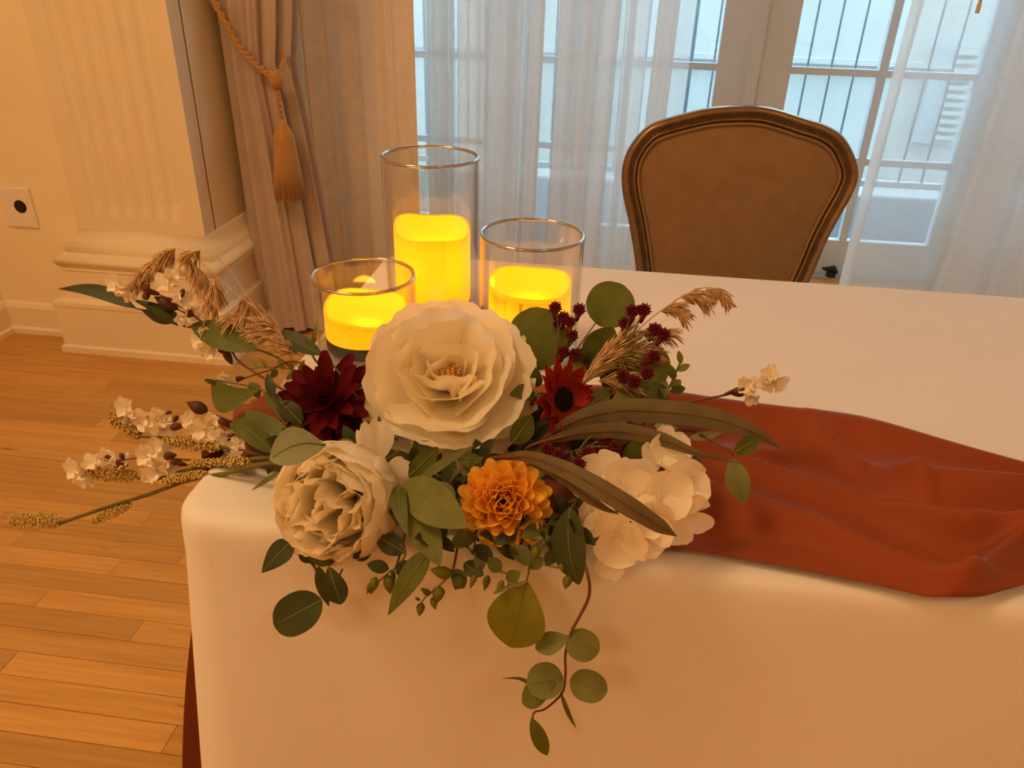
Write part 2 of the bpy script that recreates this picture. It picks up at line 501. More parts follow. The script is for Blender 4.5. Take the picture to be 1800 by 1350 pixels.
# ------------------------------------------------------------------ French doors
YD = YW + 0.03
def door_leaf(name, xa, xb, hinge_left):
    d = bpy.data.objects.new(name, None); d['kind'] = 'structure'; d.location = ((xa + xb) / 2, YD, 0); col.objects.link(d)
    y0, y1 = YD - 0.022, YD + 0.022
    st = 0.142
    ztop, zbot = 2.42, 0.168
    part(d, 'stile', bevel_box(xa, xa + st, y0, y1, 0.012, 2.48, 0.004), M['doorpaint'], False)
    part(d, 'stile', bevel_box(xb - st, xb, y0, y1, 0.012, 2.48, 0.004), M['doorpaint'], False)
    part(d, 'bottom_rail', boxvf(xa + st, xb - st, y0, y1, 0.012, zbot), M['doorpaint'], False)
    part(d, 'top_rail', boxvf(xa + st, xb - st, y0, y1, ztop, 2.48), M['doorpaint'], False)
    gx0, gx1 = xa + st, xb - st
    xm = (gx0 + gx1) / 2
    part(d, 'muntin', boxvf(xm - .017, xm + .017, y0 + .006, y1 - .006, zbot, ztop), M['doorpaint'], False)
    zs = [0.521 + 0.36 * k for k in range(6)]
    for z in zs:
        part(d, 'muntin', boxvf(gx0, gx1, y0 + .008, y1 - .008, z - .014, z + .014), M['doorpaint'], False)
    ed = [zbot] + zs + [ztop]
    for i in range(len(ed) - 1):
        za = ed[i] + (0.014 if i else 0); zb = ed[i + 1] - (0.014 if i < len(ed) - 2 else 0)
        for (p, q) in ((gx0, xm - .017), (xm + .017, gx1)):
            part(d, 'pane', boxvf(p, q, YD - .002, YD + .002, za, zb), M['pane'], False)
    return d
door_leaf('door_1', -0.075, 0.952, True)
door_leaf('door_2', 0.972, 1.999, False)
struct('trim_2', boxvf(0.940, 0.984, YD - .036, YD - .020, 0.012, 2.48), M['doorpaint'])        # strip covering the meeting stiles
struct('trim_3', join(boxvf(OPX0, OPX1, YW - .02, YW + .12, 2.48, 2.56),
                      boxvf(-0.135, -0.078, YW - .02, YW + .10, 0, 2.48),
                      boxvf(2.002, 2.06, YW - .02, YW + .10, 0, 2.48)), M['doorpaint'])
struct('trim_4', boxvf(OPX0, OPX1, YW - .05, YW + .16, 0.0, 0.012), M['extground'])        # threshold
def side_light(name, xa, xb):
    d = bpy.data.objects.new(name, None); d['kind'] = 'structure'; d.location = ((xa + xb) / 2, YD, 0); col.objects.link(d)
    y0, y1 = YD - .02, YD + .02
    part(d, 'frame', join(boxvf(xa, xa + .05, y0, y1, .012, 2.48), boxvf(xb - .05, xb, y0, y1, .012, 2.48),
                          boxvf(xa + .05, xb - .05, y0, y1, .012, .168), boxvf(xa + .05, xb - .05, y0, y1, 2.42, 2.48)), M['doorpaint'], False)
    zs = [0.521 + 0.36 * k for k in range(6)]
    for z in zs:
        part(d, 'muntin', boxvf(xa + .05, xb - .05, y0 + .006, y1 - .006, z - .014, z + .014), M['doorpaint'], False)
    ed = [.168] + zs + [2.42]
    for i in range(len(ed) - 1):
        part(d, 'pane', boxvf(xa + .05, xb - .05, YD - .002, YD + .002, ed[i] + (.014 if i else 0), ed[i + 1] - (.014 if i < len(ed) - 2 else 0)), M['pane'], False)
side_light('window_1', OPX0, -0.137)
side_light('window_2', 2.062, OPX1)

# floor bolt at the foot of the door
fb = empty('door_bolt', (1.452, 2.962, 0.012), 'small black floor bolt at the foot of the glazed door', 'door bolt')
part(fb, 'foot', lathe(1.452, 2.962, [(0.0001, .034), (0.014, .034), (0.02, .028), (0.022, .012)], 16), M['black'])
part(fb, 'lever', tube([(1.47, 2.962, .03), (1.455, 2.955, .052), (1.425, 2.945, .05), (1.402, 2.94, .056)], [.014, .016, .011, .005], 8), M['black'])

# ------------------------------------------------------------------ outside
struct('ground', boxvf(-6, 12, 3.16, 9, -0.14, -0.04), M['extground'])
ew = struct('wall_outside', boxvf(-6, 12, 5.2, 5.4, -0.14, 1.75), M['extwall'])
part(ew, 'string_course', boxvf(-6, 12, 5.14, 5.2, 0.72, 0.755), M['extwall'], False)
rl = empty('iron_railing', (1.5, 3.62, -0.04), 'dark iron railing of thin upright bars outside the glazed doors', 'railing')
xk = -1.6
while xk < 5.2:
    thick = 0.010 if int(round((xk + 1.6) / .112)) % 4 == 1 else 0.0055
    part(rl, 'bar', tube([(xk, 3.62, 0.30 if thick < .008 else -0.04), (xk, 3.62, 1.55)], thick, 6), M['iron'])
    xk += 0.112
part(rl, 'bottom_rail', boxvf(-1.6, 5.2, 3.60, 3.64, 0.285, 0.315), M['extwall'], False)
part(rl, 'top_rail', boxvf(-1.6, 5.2, 3.595, 3.645, 1.54, 1.57), M['iron'], False)
part(rl, 'kerb', boxvf(-1.6, 5.2, 3.58, 3.68, -0.04, 0.235), M['extground'], False)
lv = empty('louvred_vent', (2.30, 5.14, 0.55), 'grey louvred vent on the white wall outside, behind the right sheer', 'vent')
part(lv, 'frame', boxvf(2.44, 2.70, 5.15, 5.2, 0.25, 0.86), M['slate'], False)
for k in range(11):
    z = 0.28 + k * 0.053
    part(lv, 'slat', boxvf(2.56, 2.69, 5.12, 5.155, z, z + .026), M['extwall'], False)

# ------------------------------------------------------------------ curtains
def sheet(fn, nu, nv):
    V = [fn(i / (nu - 1), j / (nv - 1)) for i in range(nu) for j in range(nv)]
    return V, grid_faces(nu, nv)
def fold_curtain(x0, x1, y, zt, amp, folds, seed, lean=0.0, dens=None):
    rnd = random.Random(seed)
    ph = [rnd.uniform(0, 6.28) for _ in range(6)]
    def fn(a, b):
        w = a + 0.035 * math.sin(2 * PI * a * 3 + ph[0]) + 0.02 * math.sin(2 * PI * a * 7 + ph[1])
        if dens: w = dens(a)
        x = x0 + (x1 - x0) * w
        am = amp * (0.55 + 0.45 * math.sin(2 * PI * a * 2.3 + ph[2]) ** 2) * (0.8 + 0.4 * b)
        th = 2 * PI * folds * a + ph[3] + 0.25 * math.sin(3 * b + 9 * a)
        yy = y + am * (math.sin(th) + 0.35 * math.sin(2.1 * th + ph[4]))
        x += am * 0.55 * math.cos(th) * (0.6 + 0.4 * b) + lean * b
        return (x, yy, zt + (0.03 - zt) * b)
    return sheet(fn, 300, 14)
c1 = empty('sheer_curtain', (-0.1, 2.74, 0.03), 'ivory sheer curtain in soft folds between the tied drape and the chair', 'curtain')
part(c1, 'panel', fold_curtain(-0.80, 0.60, 2.76, 2.55, 0.022, 9, 4), M['sheerthin'])
for (ua, ub, mm, nf, yy) in ((742, 800, 'sheerhem', 1.5, 2.70), (796, 856, 'sheer', 1.2, 2.69), (852, 928, 'sheer', 1.4, 2.71), (924, 955, 'sheerhem', .8, 2.70), (978, 1092, 'sheerhem', 3.2, 2.68), (1088, 1142, 'sheerthin', 1.0, 2.70), (1152, 1190, 'sheerhem', .9, 2.68)):
    xa, xb = Y(ua, 0, yy).x, Y(ub, 0, yy).x
    def strip_fn(a, b, xa=xa, xb=xb, nf=nf, yy=yy):
        th = 2 * PI * nf * a + .4
        return (xa + (xb - xa) * a + .010 * math.cos(th) + .006 * math.sin(4 * b), yy + .020 * math.sin(th) + .006 * math.sin(2.3 * th), 2.55 - 2.52 * b)
    part(c1, 'gathered_fold', sheet(strip_fn, 40, 10), M[mm])
def rdens(a):
    return 0.30 * (a / 0.30) if a < 0.30 else 0.30 + 0.70 * ((a - 0.30) / 0.70) ** 1.25
c2e = empty('sheer_curtain', (1.9, 2.68, 0.03), 'ivory sheer curtain with a stitched hem edge hanging right of the chair', 'curtain')
def right_fn(a, b):
    x = 1.452 + (1.42) * a
    am = 0.0 if a < 0.20 else 0.05 * min(1, (a - 0.20) / 0.10)
    th = 2 * PI * 6.5 * a
    return (x + 0.012 * math.sin(5 * b) * (1 - a), 2.68 + am * (math.sin(th) + .4 * math.sin(2.3 * th)) + 0.012 * math.sin(9 * a), 2.55 - 2.52 * b)
part(c2e, 'panel', sheet(right_fn, 220, 14), M['sheerthin'])
def hem_fn(a, b):
    x = 1.418 + 0.042 * a
    return (x + 0.010 * math.sin(5 * b), 2.674 - 0.006 * math.sin(PI * a), 2.55 - 2.52 * b)
part(c2e, 'hem', sheet(hem_fn, 5, 24), M['sheerhem'])
def hem2_fn(a, b):
    th = 2 * PI * 3.2 * a
    return (1.745 + 0.62 * a + 0.012 * math.cos(th), 2.60 + 0.030 * math.sin(th), 2.55 - 2.52 * b)
part(c2e, 'gathered_fold', sheet(hem2_fn, 70, 10), M['sheerhem'])
wand = empty('curtain_wand', (1.632, 2.62, 1.136), 'thin beige curtain wand hanging beside the right sheer', 'curtain wand')
part(wand, 'rod', tube([(1.632, 2.62, 1.136), (1.64, 2.62, 2.5)], 0.006, 8), M['trim'])
part(wand, 'tip', lathe(1.632, 2.62, [(0.0001, 1.130), (0.008, 1.132), (0.008, 1.16), (0.006, 1.165)], 10), M['trim'])

# inner beige drape against the pier, hanging straight, with a light lining edge
def beige_fn(a, b):
    x = -0.835 + 0.480 * a
    th = 2 * PI * 4.0 * a
    return (x + 0.012 * math.cos(th), 2.42 + 0.012 * math.sin(th) + .006 * math.sin(2.7 * th) - .02 * a, 2.6 - 2.57 * b)
dr2 = empty('beige_drape', (-0.68, 2.42, 0.03), 'straight hanging beige drape panel behind the tied one', 'curtain')
part(dr2, 'panel', sheet(beige_fn, 90, 8), M['beige'])
part(dr2, 'lining_edge', sheet(lambda a, b: (-0.728 + 0.016 * a + 0.004 * math.sin(9 * b), 2.30 - 0.012 * math.sin(PI * a), 2.6 - 2.57 * b), 4, 12), M['trim'])

# tied drape with a cord and a tassel
dr = empty('tied_drape', (-0.76, 2.0, 0.02), 'taupe drape gathered by a gold cord beside the fluted pilaster', 'curtain')
def tied_fn(a, b):
    z = 2.6 - 2.58 * b
    tie = 0.915
    # left edge straight, right edge pulled in at the tie
    if z > tie: wdt = 0.185 + 0.16 * ((z - tie) / (2.6 - tie)) ** 0.8
    else: wdt = 0.185 + 0.095 * ((tie - z) / tie) ** 0.7
    t = a * 2 - 1
    th = PI * t
    nf = 11
    rr = 1 + 0.19 * math.sin(nf * th + 0.5 * math.sin(3 * z)) + 0.06 * math.sin(25 * th)
    cx = -0.868 + wdt / 2 + 0.01
    return (cx + wdt / 2 * math.sin(th) * rr, 2.0 - 0.075 * math.cos(th) * rr, z)
part(dr, 'folds', sheet(tied_fn, 260, 40), M['drape'])
cord = empty('cord_tieback', (-0.67, 1.88, 0.52), 'gold twisted cord tieback with a tassel knotted around the drape', 'tieback')
kn = Y(485, 138, 1.885)
up = Y(380, 8, 1.90)
def twist(pts, r):
    c = spline(pts, 14)
    A = []; B = []
    for i, p in enumerate(c):
        t = i * 0.9
        o = Vector((math.cos(t), 0.4 * math.sin(t), math.sin(t))) * r * 0.55
        A.append(p + o); B.append(p - o)
    return join(tube(A, r * .62, 7), tube(B, r * .62, 7))
part(cord, 'rope', twist([Y(340, -60, 1.93), up, Y(415, 72, 1.885), Y(450, 112, 1.88), kn], 0.0115), M['cord'])
part(cord, 'rope', twist([kn, Y(497, 112, 1.90), Y(500, 98, 1.96), Y(492, 92, 2.05)], 0.009), M['cord'])
part(cord, 'knot', lathe(kn.x, kn.y, [(0.0001, kn.z + .028), (0.017, kn.z + .026), (0.023, kn.z + .010), (0.023, kn.z - .010), (0.017, kn.z - .027), (0.0001, kn.z - .028)], 16), M['cord'])
ths = Y(496, 215, 1.885)
part(cord, 'hanging_cord', twist([kn, Y(489, 175, 1.88), ths], 0.008), M['cord'])
part(cord, 'tassel_head', lathe(ths.x, ths.y, [(0.0001, ths.z + .012), (0.012, ths.z + .008), (0.017, ths.z - .008), (0.030, ths.z - .034), (0.035, ths.z - .046), (0.033, ths.z - .055)], 18), M['cord'])
zb = Y(512, 348, 1.885).z
vfs = []
rnd = random.Random(5)
for k in range(64):
    t = 2 * PI * k / 64
    rr = 0.034
    dx = math.cos(t); dy = math.sin(t)
    z1 = zb + rnd.uniform(-.006, .008)
    fl = rnd.uniform(1.30, 1.50)
    vfs.append(tube([(ths.x + dx * rr * .9, ths.y + dy * rr * .9, ths.z - .052), (ths.x + dx * rr * 1.2, ths.y + dy * rr * 1.2, (ths.z - .05 + zb) / 2), (ths.x + dx * rr * fl, ths.y + dy * rr * fl, z1)], [.0024, .0026, .0022], 4))
vfs.append(lathe(ths.x, ths.y, [(0.033, ths.z - .05), (0.040, (ths.z - .05 + zb) / 2), (0.045, zb + .004)], 24))
part(cord, 'tassel_fringe', join(*vfs), M['cord'], True, 'stuff')

# ================================================================== THE TABLE
TZ = 0.76; TX0, TX1, TY0, TY1 = 0.004, 1.83, -0.026, 0.757
tb = empty('banquet_table', (0.92, 0.36, 0), 'long banquet table under the white cloth', 'table')
part(tb, 'tabletop', boxvf(TX0 + .012, TX1 - .012, TY0 + .012, TY1 - .012, TZ - .035, TZ - .003), M['table'], False)
for lx in (0.16, 1.67):
    for ly in (0.10, 0.62):
        part(tb, 'leg', tube([(lx, ly, 0.0), (lx, ly, TZ - .034)], 0.015, 10), M['iron'])
def perimeter(off, rc, n_edge=(70, 34), n_c=10):
    pts = []
    x0, x1, y0, y1 = TX0 - off, TX1 + off, TY0 - off, TY1 + off
    r = rc + max(off, 0)
    for (cx, cy, a0) in ((x0 + r, y0 + r, PI), (x1 - r, y0 + r, 1.5 * PI), (x1 - r, y1 - r, 0), (x0 + r, y1 - r, .5 * PI)):
        for k in range(n_c + 1):
            a = a0 + PI / 2 * k / n_c
            pts.append((cx + r * math.cos(a), cy + r * math.sin(a), math.cos(a), math.sin(a), 1 if 0 < k < n_c else 0, abs(k / n_c - .5) * 2))
    # insert edge points
    out = []
    q = len(pts)
    for i in range(q):
        out.append(pts[i])
        j = (i + 1) % q
        if (i + 1) % (n_c + 1) == 0:
            m = n_edge[0] if ((i + 1) // (n_c + 1)) % 2 == 1 else n_edge[1]
            for k in range(1, m):
                t = k / m
                a, b = pts[i], pts[j]
                out.append((a[0] + (b[0] - a[0]) * t, a[1] + (b[1] - a[1]) * t, a[2], a[3], 0, 2 + min(k, m - k)))
    return out
V = []; rows = []
base = perimeter(0, 0.035)
npr = len(base)
def corner_w(p):
    """1 at a table corner, falling to 0 along the edges"""
    d = min(math.hypot(p[0] - cx, p[1] - cy) for cx in (TX0, TX1) for cy in (TY0, TY1))
    return math.exp(-(d / 0.10) ** 2)
prof = [(-0.020, 0.0), (-0.006, -0.0008), (0.002, -0.004), (0.006, -0.010), (0.008, -0.020), (0.009, -0.034), (0.010, -.06)]
for z in (0.10, 0.15, 0.20, 0.26, 0.32, 0.38, 0.46, 0.54, 0.62, 0.70, 0.745):
    prof.append((None, -z))
for off, dz in prof:
    r0 = []
    for i, p in enumerate(base):
        if off is not None: o = off
        else:
            d = -dz
            cw = corner_w(p)
            s = p[0] * 1.0 + p[1] * 1.3
            wav = 0.022 * math.sin(s * 9.0 + 1.0) * (1 - cw) + 0.012 * math.sin(s * 17 + 2.2) * (1 - cw)
            o = 0.010 + (d - .06) * (0.012 + 0.10 * cw) + wav * max(0, d - .05) * 1.1
        V.append((p[0] + p[2] * o, p[1] + p[3] * o, TZ + dz))
Fc = []
for i in range(len(prof) - 1):
    for j in range(npr):
        j2 = (j + 1) % npr
        Fc.append((i * npr + j, (i + 1) * npr + j, (i + 1) * npr + j2, i * npr + j2))
Fc.append(tuple(range(npr)))
tc = mk('tablecloth', V, Fc, M['cloth'], None, True, Vector((0.9, 0.36, 0.015)))
tag(tc, 'white cloth covering the long table down to the floor', 'tablecloth')
md = tc.modifiers.new('edge', 'WEIGHTED_NORMAL'); md.keep_sharp = True

# rust chiffon runner
stations = [  # (near edge point, far edge point)
    (Y(330, 1480, .065), Y(330, 1480, .065) + Vector((0.01, 0.14, 0))),
    (Y(338, 1340, .065), Y(338, 1340, .065) + Vector((0.01, 0.14, 0))),
    (Y(347, 1215, .065), Y(347, 1215, .065) + Vector((0.01, 0.13, 0))),
    (Y(362, 1050, .065), Y(362, 1050, .065) + Vector((0.01, 0.12, 0))),
    ((-0.012, 0.070, 0.735), (-0.012, 0.185, 0.735)),
    ((0.000, 0.072, 0.766), (0.000, 0.185, 0.766)),
    ((0.06, 0.055, 0.766), (0.05, 0.21, 0.766)),
    ((0.20, 0.02, 0.766), (0.20, 0.25, 0.766)),
    ((0.36, -0.005, 0.766), (0.38, 0.285, 0.766)),
    ((0.50, -0.012, 0.766), (0.53, 0.275, 0.766)),
    ((0.58, -0.020, 0.766), (0.62, 0.266, 0.766)),
    ((0.65, -0.030, 0.765), (0.70, 0.257, 0.766)),
    ((0.715, -0.040, 0.764), (0.77, 0.228, 0.766)),
    ((0.765, -0.020, 0.766), (0.83, 0.198, 0.766)),
    ((0.82, 0.010, 0.766), (0.90, 0.165, 0.766)),
    ((0.90, 0.035, 0.766), (0.97, 0.150, 0.766)),
    ((1.05, 0.03, 0.766), (1.10, 0.17, 0.766)),
    ((1.30, -0.02, 0.766), (1.32, 0.24, 0.766)),
    ((1.60, 0.02, 0.766), (1.62, 0.22, 0.766)),
    ((1.836, 0.04, 0.768), (1.836, 0.20, 0.768)),
    ((1.865, 0.04, 0.66), (1.865, 0.20, 0.66)),
    ((1.90, 0.02, 0.40), (1.90, 0.22, 0.40))]
NA = spline([s[0] for s in stations], 14); NB = spline([s[1] for s in stations], 14)
def ridge(x, c, x0, c0, x1, c1, w, h, r0=0.3, r1=0.3):
    """a fold along the line (x0,c0)-(x1,c1) in runner space"""
    t = (x - x0) / (x1 - x0)
    if t < -0.25 or t > 1.25: return 0
    fade = max(0, min(1, (t + .25) / r0)) * max(0, min(1, (1.25 - t) / r1))
    d = (c - (c0 + (c1 - c0) * t)) / w
    return h * fade * math.exp(-abs(d) ** 1.5)
V = []; nc = 91
for i in range(len(NA)):
    a, b = NA[i], NB[i]
    for j in range(nc):
        c = j / (nc - 1)
        p = a.lerp(b, c)
        x = p.x
        if p.z > 0.762 and x < 1.838:
            h = 0.004 * abs(math.sin(7 * c + 5 * x + 1.3 * math.sin(6 * x)))
            h += ridge(x, c, 0.44, 0.34, 0.71, 0.06, 0.045, 0.022)
            h += ridge(x, c, 0.40, 0.64, 0.74, 0.30, 0.040, 0.018)
            h += ridge(x, c, 0.42, 0.86, 0.92, 0.82, 0.12, 0.026)
            h += ridge(x, c, 0.50, 0.52, 0.60, 0.62, 0.06, 0.010)
            h += ridge(x, c, 0.650, 0.74, 0.715, 0.46, 0.06, 0.012)
            h += ridge(x, c, 0.735, 0.48, 0.98, 0.58, 0.12, 0.046, 0.16, 0.4)
            h += ridge(x, c, 0.715, 0.02, 0.81, 0.26, 0.07, 0.026)
            h += ridge(x, c, 0.745, 0.30, 0.90, 0.28, 0.05, 0.020)
            h += 0.014 * abs(math.sin(9 * c + 6 * x)) * max(0, min(1, (x - .95) / .2))
            h += 0.004 * math.sin(PI * c) * math.sin(23 * x + 5 * c)
            edge = min(1, min(c, 1 - c) / 0.05)
            p = p + Vector((0, 0, max(0.0, h) * (0.25 + 0.75 * edge) + 0.002))
        elif p.z < 0.76:
            s = -1 if x < 0.5 else 1
            p = p + Vector((s * (0.006 + 0.010 * abs(math.sin(9 * c + p.z * 4))), 0, 0))
        V.append(p)
rn = mk('table_runner', V, grid_faces(len(NA), nc), M['runner'], None, True, Vector((0.6, 0.1, 0.765)))
tag(rn, 'crumpled rust chiffon runner lying along the white tablecloth', 'table runner')
sd = rn.modifiers.new('thickness', 'SOLIDIFY'); sd.thickness = 0.0008

# ------------------------------------------------------------------ chair
ch = empty('banquet_chair', (0.69, 1.05, 0), 'bronze framed dining chair with tan upholstered shield back behind the table', 'chair')
CP0 = Vector((0.66, 1.28, 0.77)); CN = Vector((0, -1, 0.14)).normalized()
opx = [(1118, 469), (1106, 392), (1096, 345), (1093, 310), (1098, 278), (1114, 247), (1143, 219), (1189, 203), (1244, 190), (1290, 186), (1330, 186), (1364, 192),
       (1411, 207), (1453, 221), (1483, 242), (1503, 280), (1507, 312), (1495, 345), (1478, 375), (1453, 422), (1424, 489)]
outl = [plane_hit(u, v, CP0, CN) for u, v in opx]
fall = Vector((0, -0.14, -1)).normalized()
outl = [outl[0] + fall * 0.20 + Vector((.022, 0, 0)), outl[0] + fall * 0.09 + Vector((.012, 0, 0))] + outl + \
       [outl[-1] + fall * 0.085 + Vector((-.026, 0, 0)), outl[-1] + fall * 0.185 + Vector((-.030, 0, 0))]
cen = Vector((0.685, CP0.y, 0.78)); cen = cen - CN * (cen - CP0).dot(CN)
oc = spline(outl, 6)
def inset(curve, d):
    out = []
    k = len(curve)
    for i in range(k):
        t = (curve[min(i + 1, k - 1)] - curve[max(i - 1, 0)]).normalized()
        nrm = CN.cross(t).normalized()
        if nrm.dot(cen - curve[i]) < 0: nrm = -nrm
        out.append(curve[i] + nrm * d)
    return out
def moulding(curve, sect):
    """sweep a (inward, forward) section along the back outline"""
    rings = [[q + CN * fwd for q in inset(curve, ins)] for (ins, fwd) in sect]
    k = len(curve); n = len(sect)
    V = [rings[j][i] for i in range(k) for j in range(n)]
    Fc = [(i * n + j, i * n + (j + 1) % n, (i + 1) * n + (j + 1) % n, (i + 1) * n + j) for i in range(k - 1) for j in range(n)]
    return V, Fc
sect = [(0.000, -0.018), (-0.001, 0.004), (0.003, 0.016), (0.009, 0.022), (0.015, 0.020), (0.0195, 0.010), (0.022, 0.004), (0.024, 0.004), (0.0265, 0.010), (0.030, 0.011), (0.033, 0.006), (0.034, -0.018)]
part(ch, 'back_frame', moulding(oc, sect), M['bronze'])
w1 = inset(oc, 0.039)
part(ch, 'welt', tube([q + CN * 0.004 for q in w1], 0.0038, 8), M['welt'])
w2 = inset(oc, 0.034)
rings = 12
Vb = []
for r in range(rings + 1):
    t = r / rings
    for q in w2:
        p = q.lerp(cen, t)
        Vb.append(p + CN * (0.012 * (1 - (1 - t) ** 2.2)))
Fb = grid_faces(rings + 1, len(w2), 0, True)
part(ch, 'back_upholstery', (Vb, Fb), M['uphol'])
# back of the backrest, seat, rails and legs (mostly behind the table)
part(ch, 'back_panel', ([q - CN * 0.016 for q in inset(oc, 0.010)] + [cen - CN * 0.03], [(i + 1, i, len(oc)) for i in range(len(oc) - 1)]), M['uphol'])
bl, br = oc[0], oc[-1]
part(ch, 'lower_rail', tube([bl + Vector((.012, 0, .03)), br + Vector((-.012, 0, .03))], 0.018, 10), M['bronze'])
def seat_fn(a, b):
    t = a * 2 - 1; s = b * 2 - 1
    k = (1 - abs(t) ** 5) ** .35 * (1 - abs(s) ** 5) ** .35
    return (0.69 + t * 0.25 * (1 - .06 * b), 0.80 + 0.43 * b, 0.445 + 0.055 * k)
part(ch, 'seat', sheet(seat_fn, 21, 21), M['uphol'])
part(ch, 'seat_frame', boxvf(0.445, 0.935, 0.805, 1.225, 0.395, 0.447), M['bronze'], False)
for (lx, ly, tx, ty) in ((0.47, 0.83, 0.46, 0.815), (0.91, 0.83, 0.92, 0.815)):
    part(ch, 'leg', tube([(lx, ly, .40), ((lx + tx) / 2, ly - .008, .25), (tx, ty, 0.0)], [.024, .019, .012], 10), M['bronze'])
for (b0, sx) in ((bl, -1), (br, 1)):
    part(ch, 'leg', tube([b0 + Vector((sx * -.006, 0, .015)), (b0.x, 1.215, .42), (b0.x + sx * .015, 1.25, .2), (b0.x + sx * .02, 1.31, 0)], [.018, .021, .018, .013], 10), M['bronze'])

# ------------------------------------------------------------------ candles in glass cylinders
RG = 0.068; RC = 0.0555
def candle(nm_pos, cx, cy, zrim, zsh, wave, label_c, label_g, power):
    g = empty('glass_cylinder', (cx, cy, TZ), label_g, 'candle holder', 'glass candle cylinders')
    part(g, 'wall', lathe(cx, cy, [(RG, TZ + .004), (RG, zrim - .002)], 64), M['glass'])
    part(g, 'wall_inside', lathe(cx, cy, [(RG - .0028, zrim - .002), (RG - .0028, TZ + .008)], 64), M['glass'])
    part(g, 'base', lathe(cx, cy, [(0.0001, TZ + .001), (RG - .004, TZ + .001), (RG, TZ + .005), (RG - .003, TZ + .009), (0.0001, TZ + .009)], 48), M['glass'])
    rp = [(RG - .0014 + .0024 * math.cos(t * PI / 4), zrim + .0024 * math.sin(t * PI / 4)) for t in range(8)]
    part(g, 'rim', lathe(cx, cy, rp, 72, True), M['glassrim'])
    c = empty('led_candle', (cx, cy, TZ + .0095), label_c, 'candle', 'flameless pillar candles')
    zb = TZ + .0095
    part(c, 'black_base', lathe(cx, cy, [(0.0001, zb), (RC - .001, zb), (RC, zb + .003), (RC, zb + .017), (0.0001, zb + .017)], 40), M['black'])
    n = 64
    prof = [(RC * .995, zb + .017, 0), (RC, zb + .022, 0), (RC, .5, .5), (RC, .90, .9), (RC, .93, .9), (RC * .996, .972, .97), (RC * .982, .994, 1), (RC * .960, 1.0, 1), (RC * .935, .985, 1)]
    V = []
    def rim_h(t):
        return sum(a * math.cos(k * (t - p)) for k, a, p in wave)
    for i, (r, z, wgt) in enumerate(prof):
        for j in range(n):
            t = 2 * PI * j / n
            zt = zsh + rim_h(t)
            zz = z if i < 2 else zb + .02 + (zt - zb - .02) * z
            if i >= 4: zz = zt - (1.0 - z) * 0.10
            V.append((cx + r * math.cos(t), cy + r * math.sin(t), zz))
    Fq = grid_faces(len(prof), n, 0, True)
    part(c, 'wax_shell', (V, Fq), M['wax'])
    V2 = []
    pr2 = [(RC * .935, 0.000), (RC * .90, .008), (RC * .80, .016), (RC * .6, .022), (RC * .3, .026), (0.0001, .027)]
    for r, dz in pr2:
        for j in range(n):
            t = 2 * PI * j / n
            f = (r / (RC * .935)) ** 1.5
            V2.append((cx + r * math.cos(t), cy + r * math.sin(t), zsh + rim_h(t) * f - .0015 - dz))
    part(c, 'wax_pool', (V2, grid_faces(len(pr2), n, 0, True)), M['waxpool'])
    L = bpy.data.lights.new('candle_led', 'POINT'); L.energy = power; L.color = (1.0, 0.40, 0.02); L.shadow_soft_size = 0.018
    lo = bpy.data.objects.new('candle_led', L); lo.location = (0, 0, (zsh - zb) * .55); lo.parent = c
    col.objects.link(lo)
    return c
g1 = (0.0845, 0.352); g2 = (0.145, 0.495); g3 = (0.301, 0.395)
candle(1, *g1, 0.869, Y(577, 530, g1[1]).z - .002, [(1, .007, 2.0), (2, .0018, .3), (3, .0030, .5)],
       'short glowing yellow candle, lowest of the three, left of the big white peony',
       'short clear glass cylinder around the lowest candle, nearest the tassel side', 0.22)
candle(2, *g2, 0.996, Y(700, 392, g2[1]).z - .002, [(1, .007, 2.1), (2, .0015, .1), (3, .0035, .8)],
       'tallest glowing yellow candle at the back of the three',
       'tall clear glass cylinder around the rearmost candle', 0.22)
candle(3, *g3, 0.926, Y(859, 485, g3[1]).z - .003, [(1, .005, 1.7), (2, .0018, .1), (3, .0025, .5)],
       'medium glowing yellow candle on the chair side of the three',
       'medium clear glass cylinder around the candle beside the dark round leaf', 0.22)

# ================================================================== FLOWERS AND FOLIAGE
rng = random.Random(23)
CORE = Vector((0.27, 0.10, 0.772))
def lower(p, z=0.768):
    return Vector((p.x, p.y, z))
def facing(p, roll_axis, roll):
    n = (CAM - p).normalized()
    return Matrix.Rotation(roll, 3, roll_axis) @ n
PROF = {
    'round': lambda s: max(0.0, 1 - abs(2 * s - 1) ** 2.3) ** 0.55,
    'oval': lambda s: max(0.0, math.sin(PI * s ** 0.92)) ** 0.72,
    'lance': lambda s: max(0.0, math.sin(PI * s ** 0.75)) ** 0.9,
    'drop': lambda s: max(0.0, math.sin(PI * s ** 0.6)) ** 0.85,
    'egg': lambda s: max(0.0, math.sin(PI * s ** 1.25)) ** 0.65,
}
def leaf_vf(B, T, w, kind='oval', roll=0.0, bend=0.10, fold=0.12, nl=11, nw=5, side=0.0, wav=0.0):
    """one leaf blade from base B to tip T, w metres wide, facing the viewer then rolled about its length"""
    B = Vector(B); T = Vector(T)
    ax = T - B; L = ax.length; ax.normalize()
    mid = (B + T) / 2
    n = facing(mid, ax, roll); n = (n - ax * n.dot(ax)).normalized()
    sd = ax.cross(n)
    V = []
    for i in range(nl):
        s = i / (nl - 1)
        ww = PROF[kind](min(max(s, 0.004), 0.996)) * w / 2
        c = B + ax * (L * s) + n * (bend * L * math.sin(PI * s)) + sd * (side * L * math.sin(PI * s))
        for j in range(nw):
            t = j / (nw - 1) * 2 - 1
            V.append(c + sd * (t * ww) + n * (fold * abs(t) * ww + wav * w * math.sin(7 * s + 2 * t) * abs(t)))
    return V, grid_faces(nl, nw)
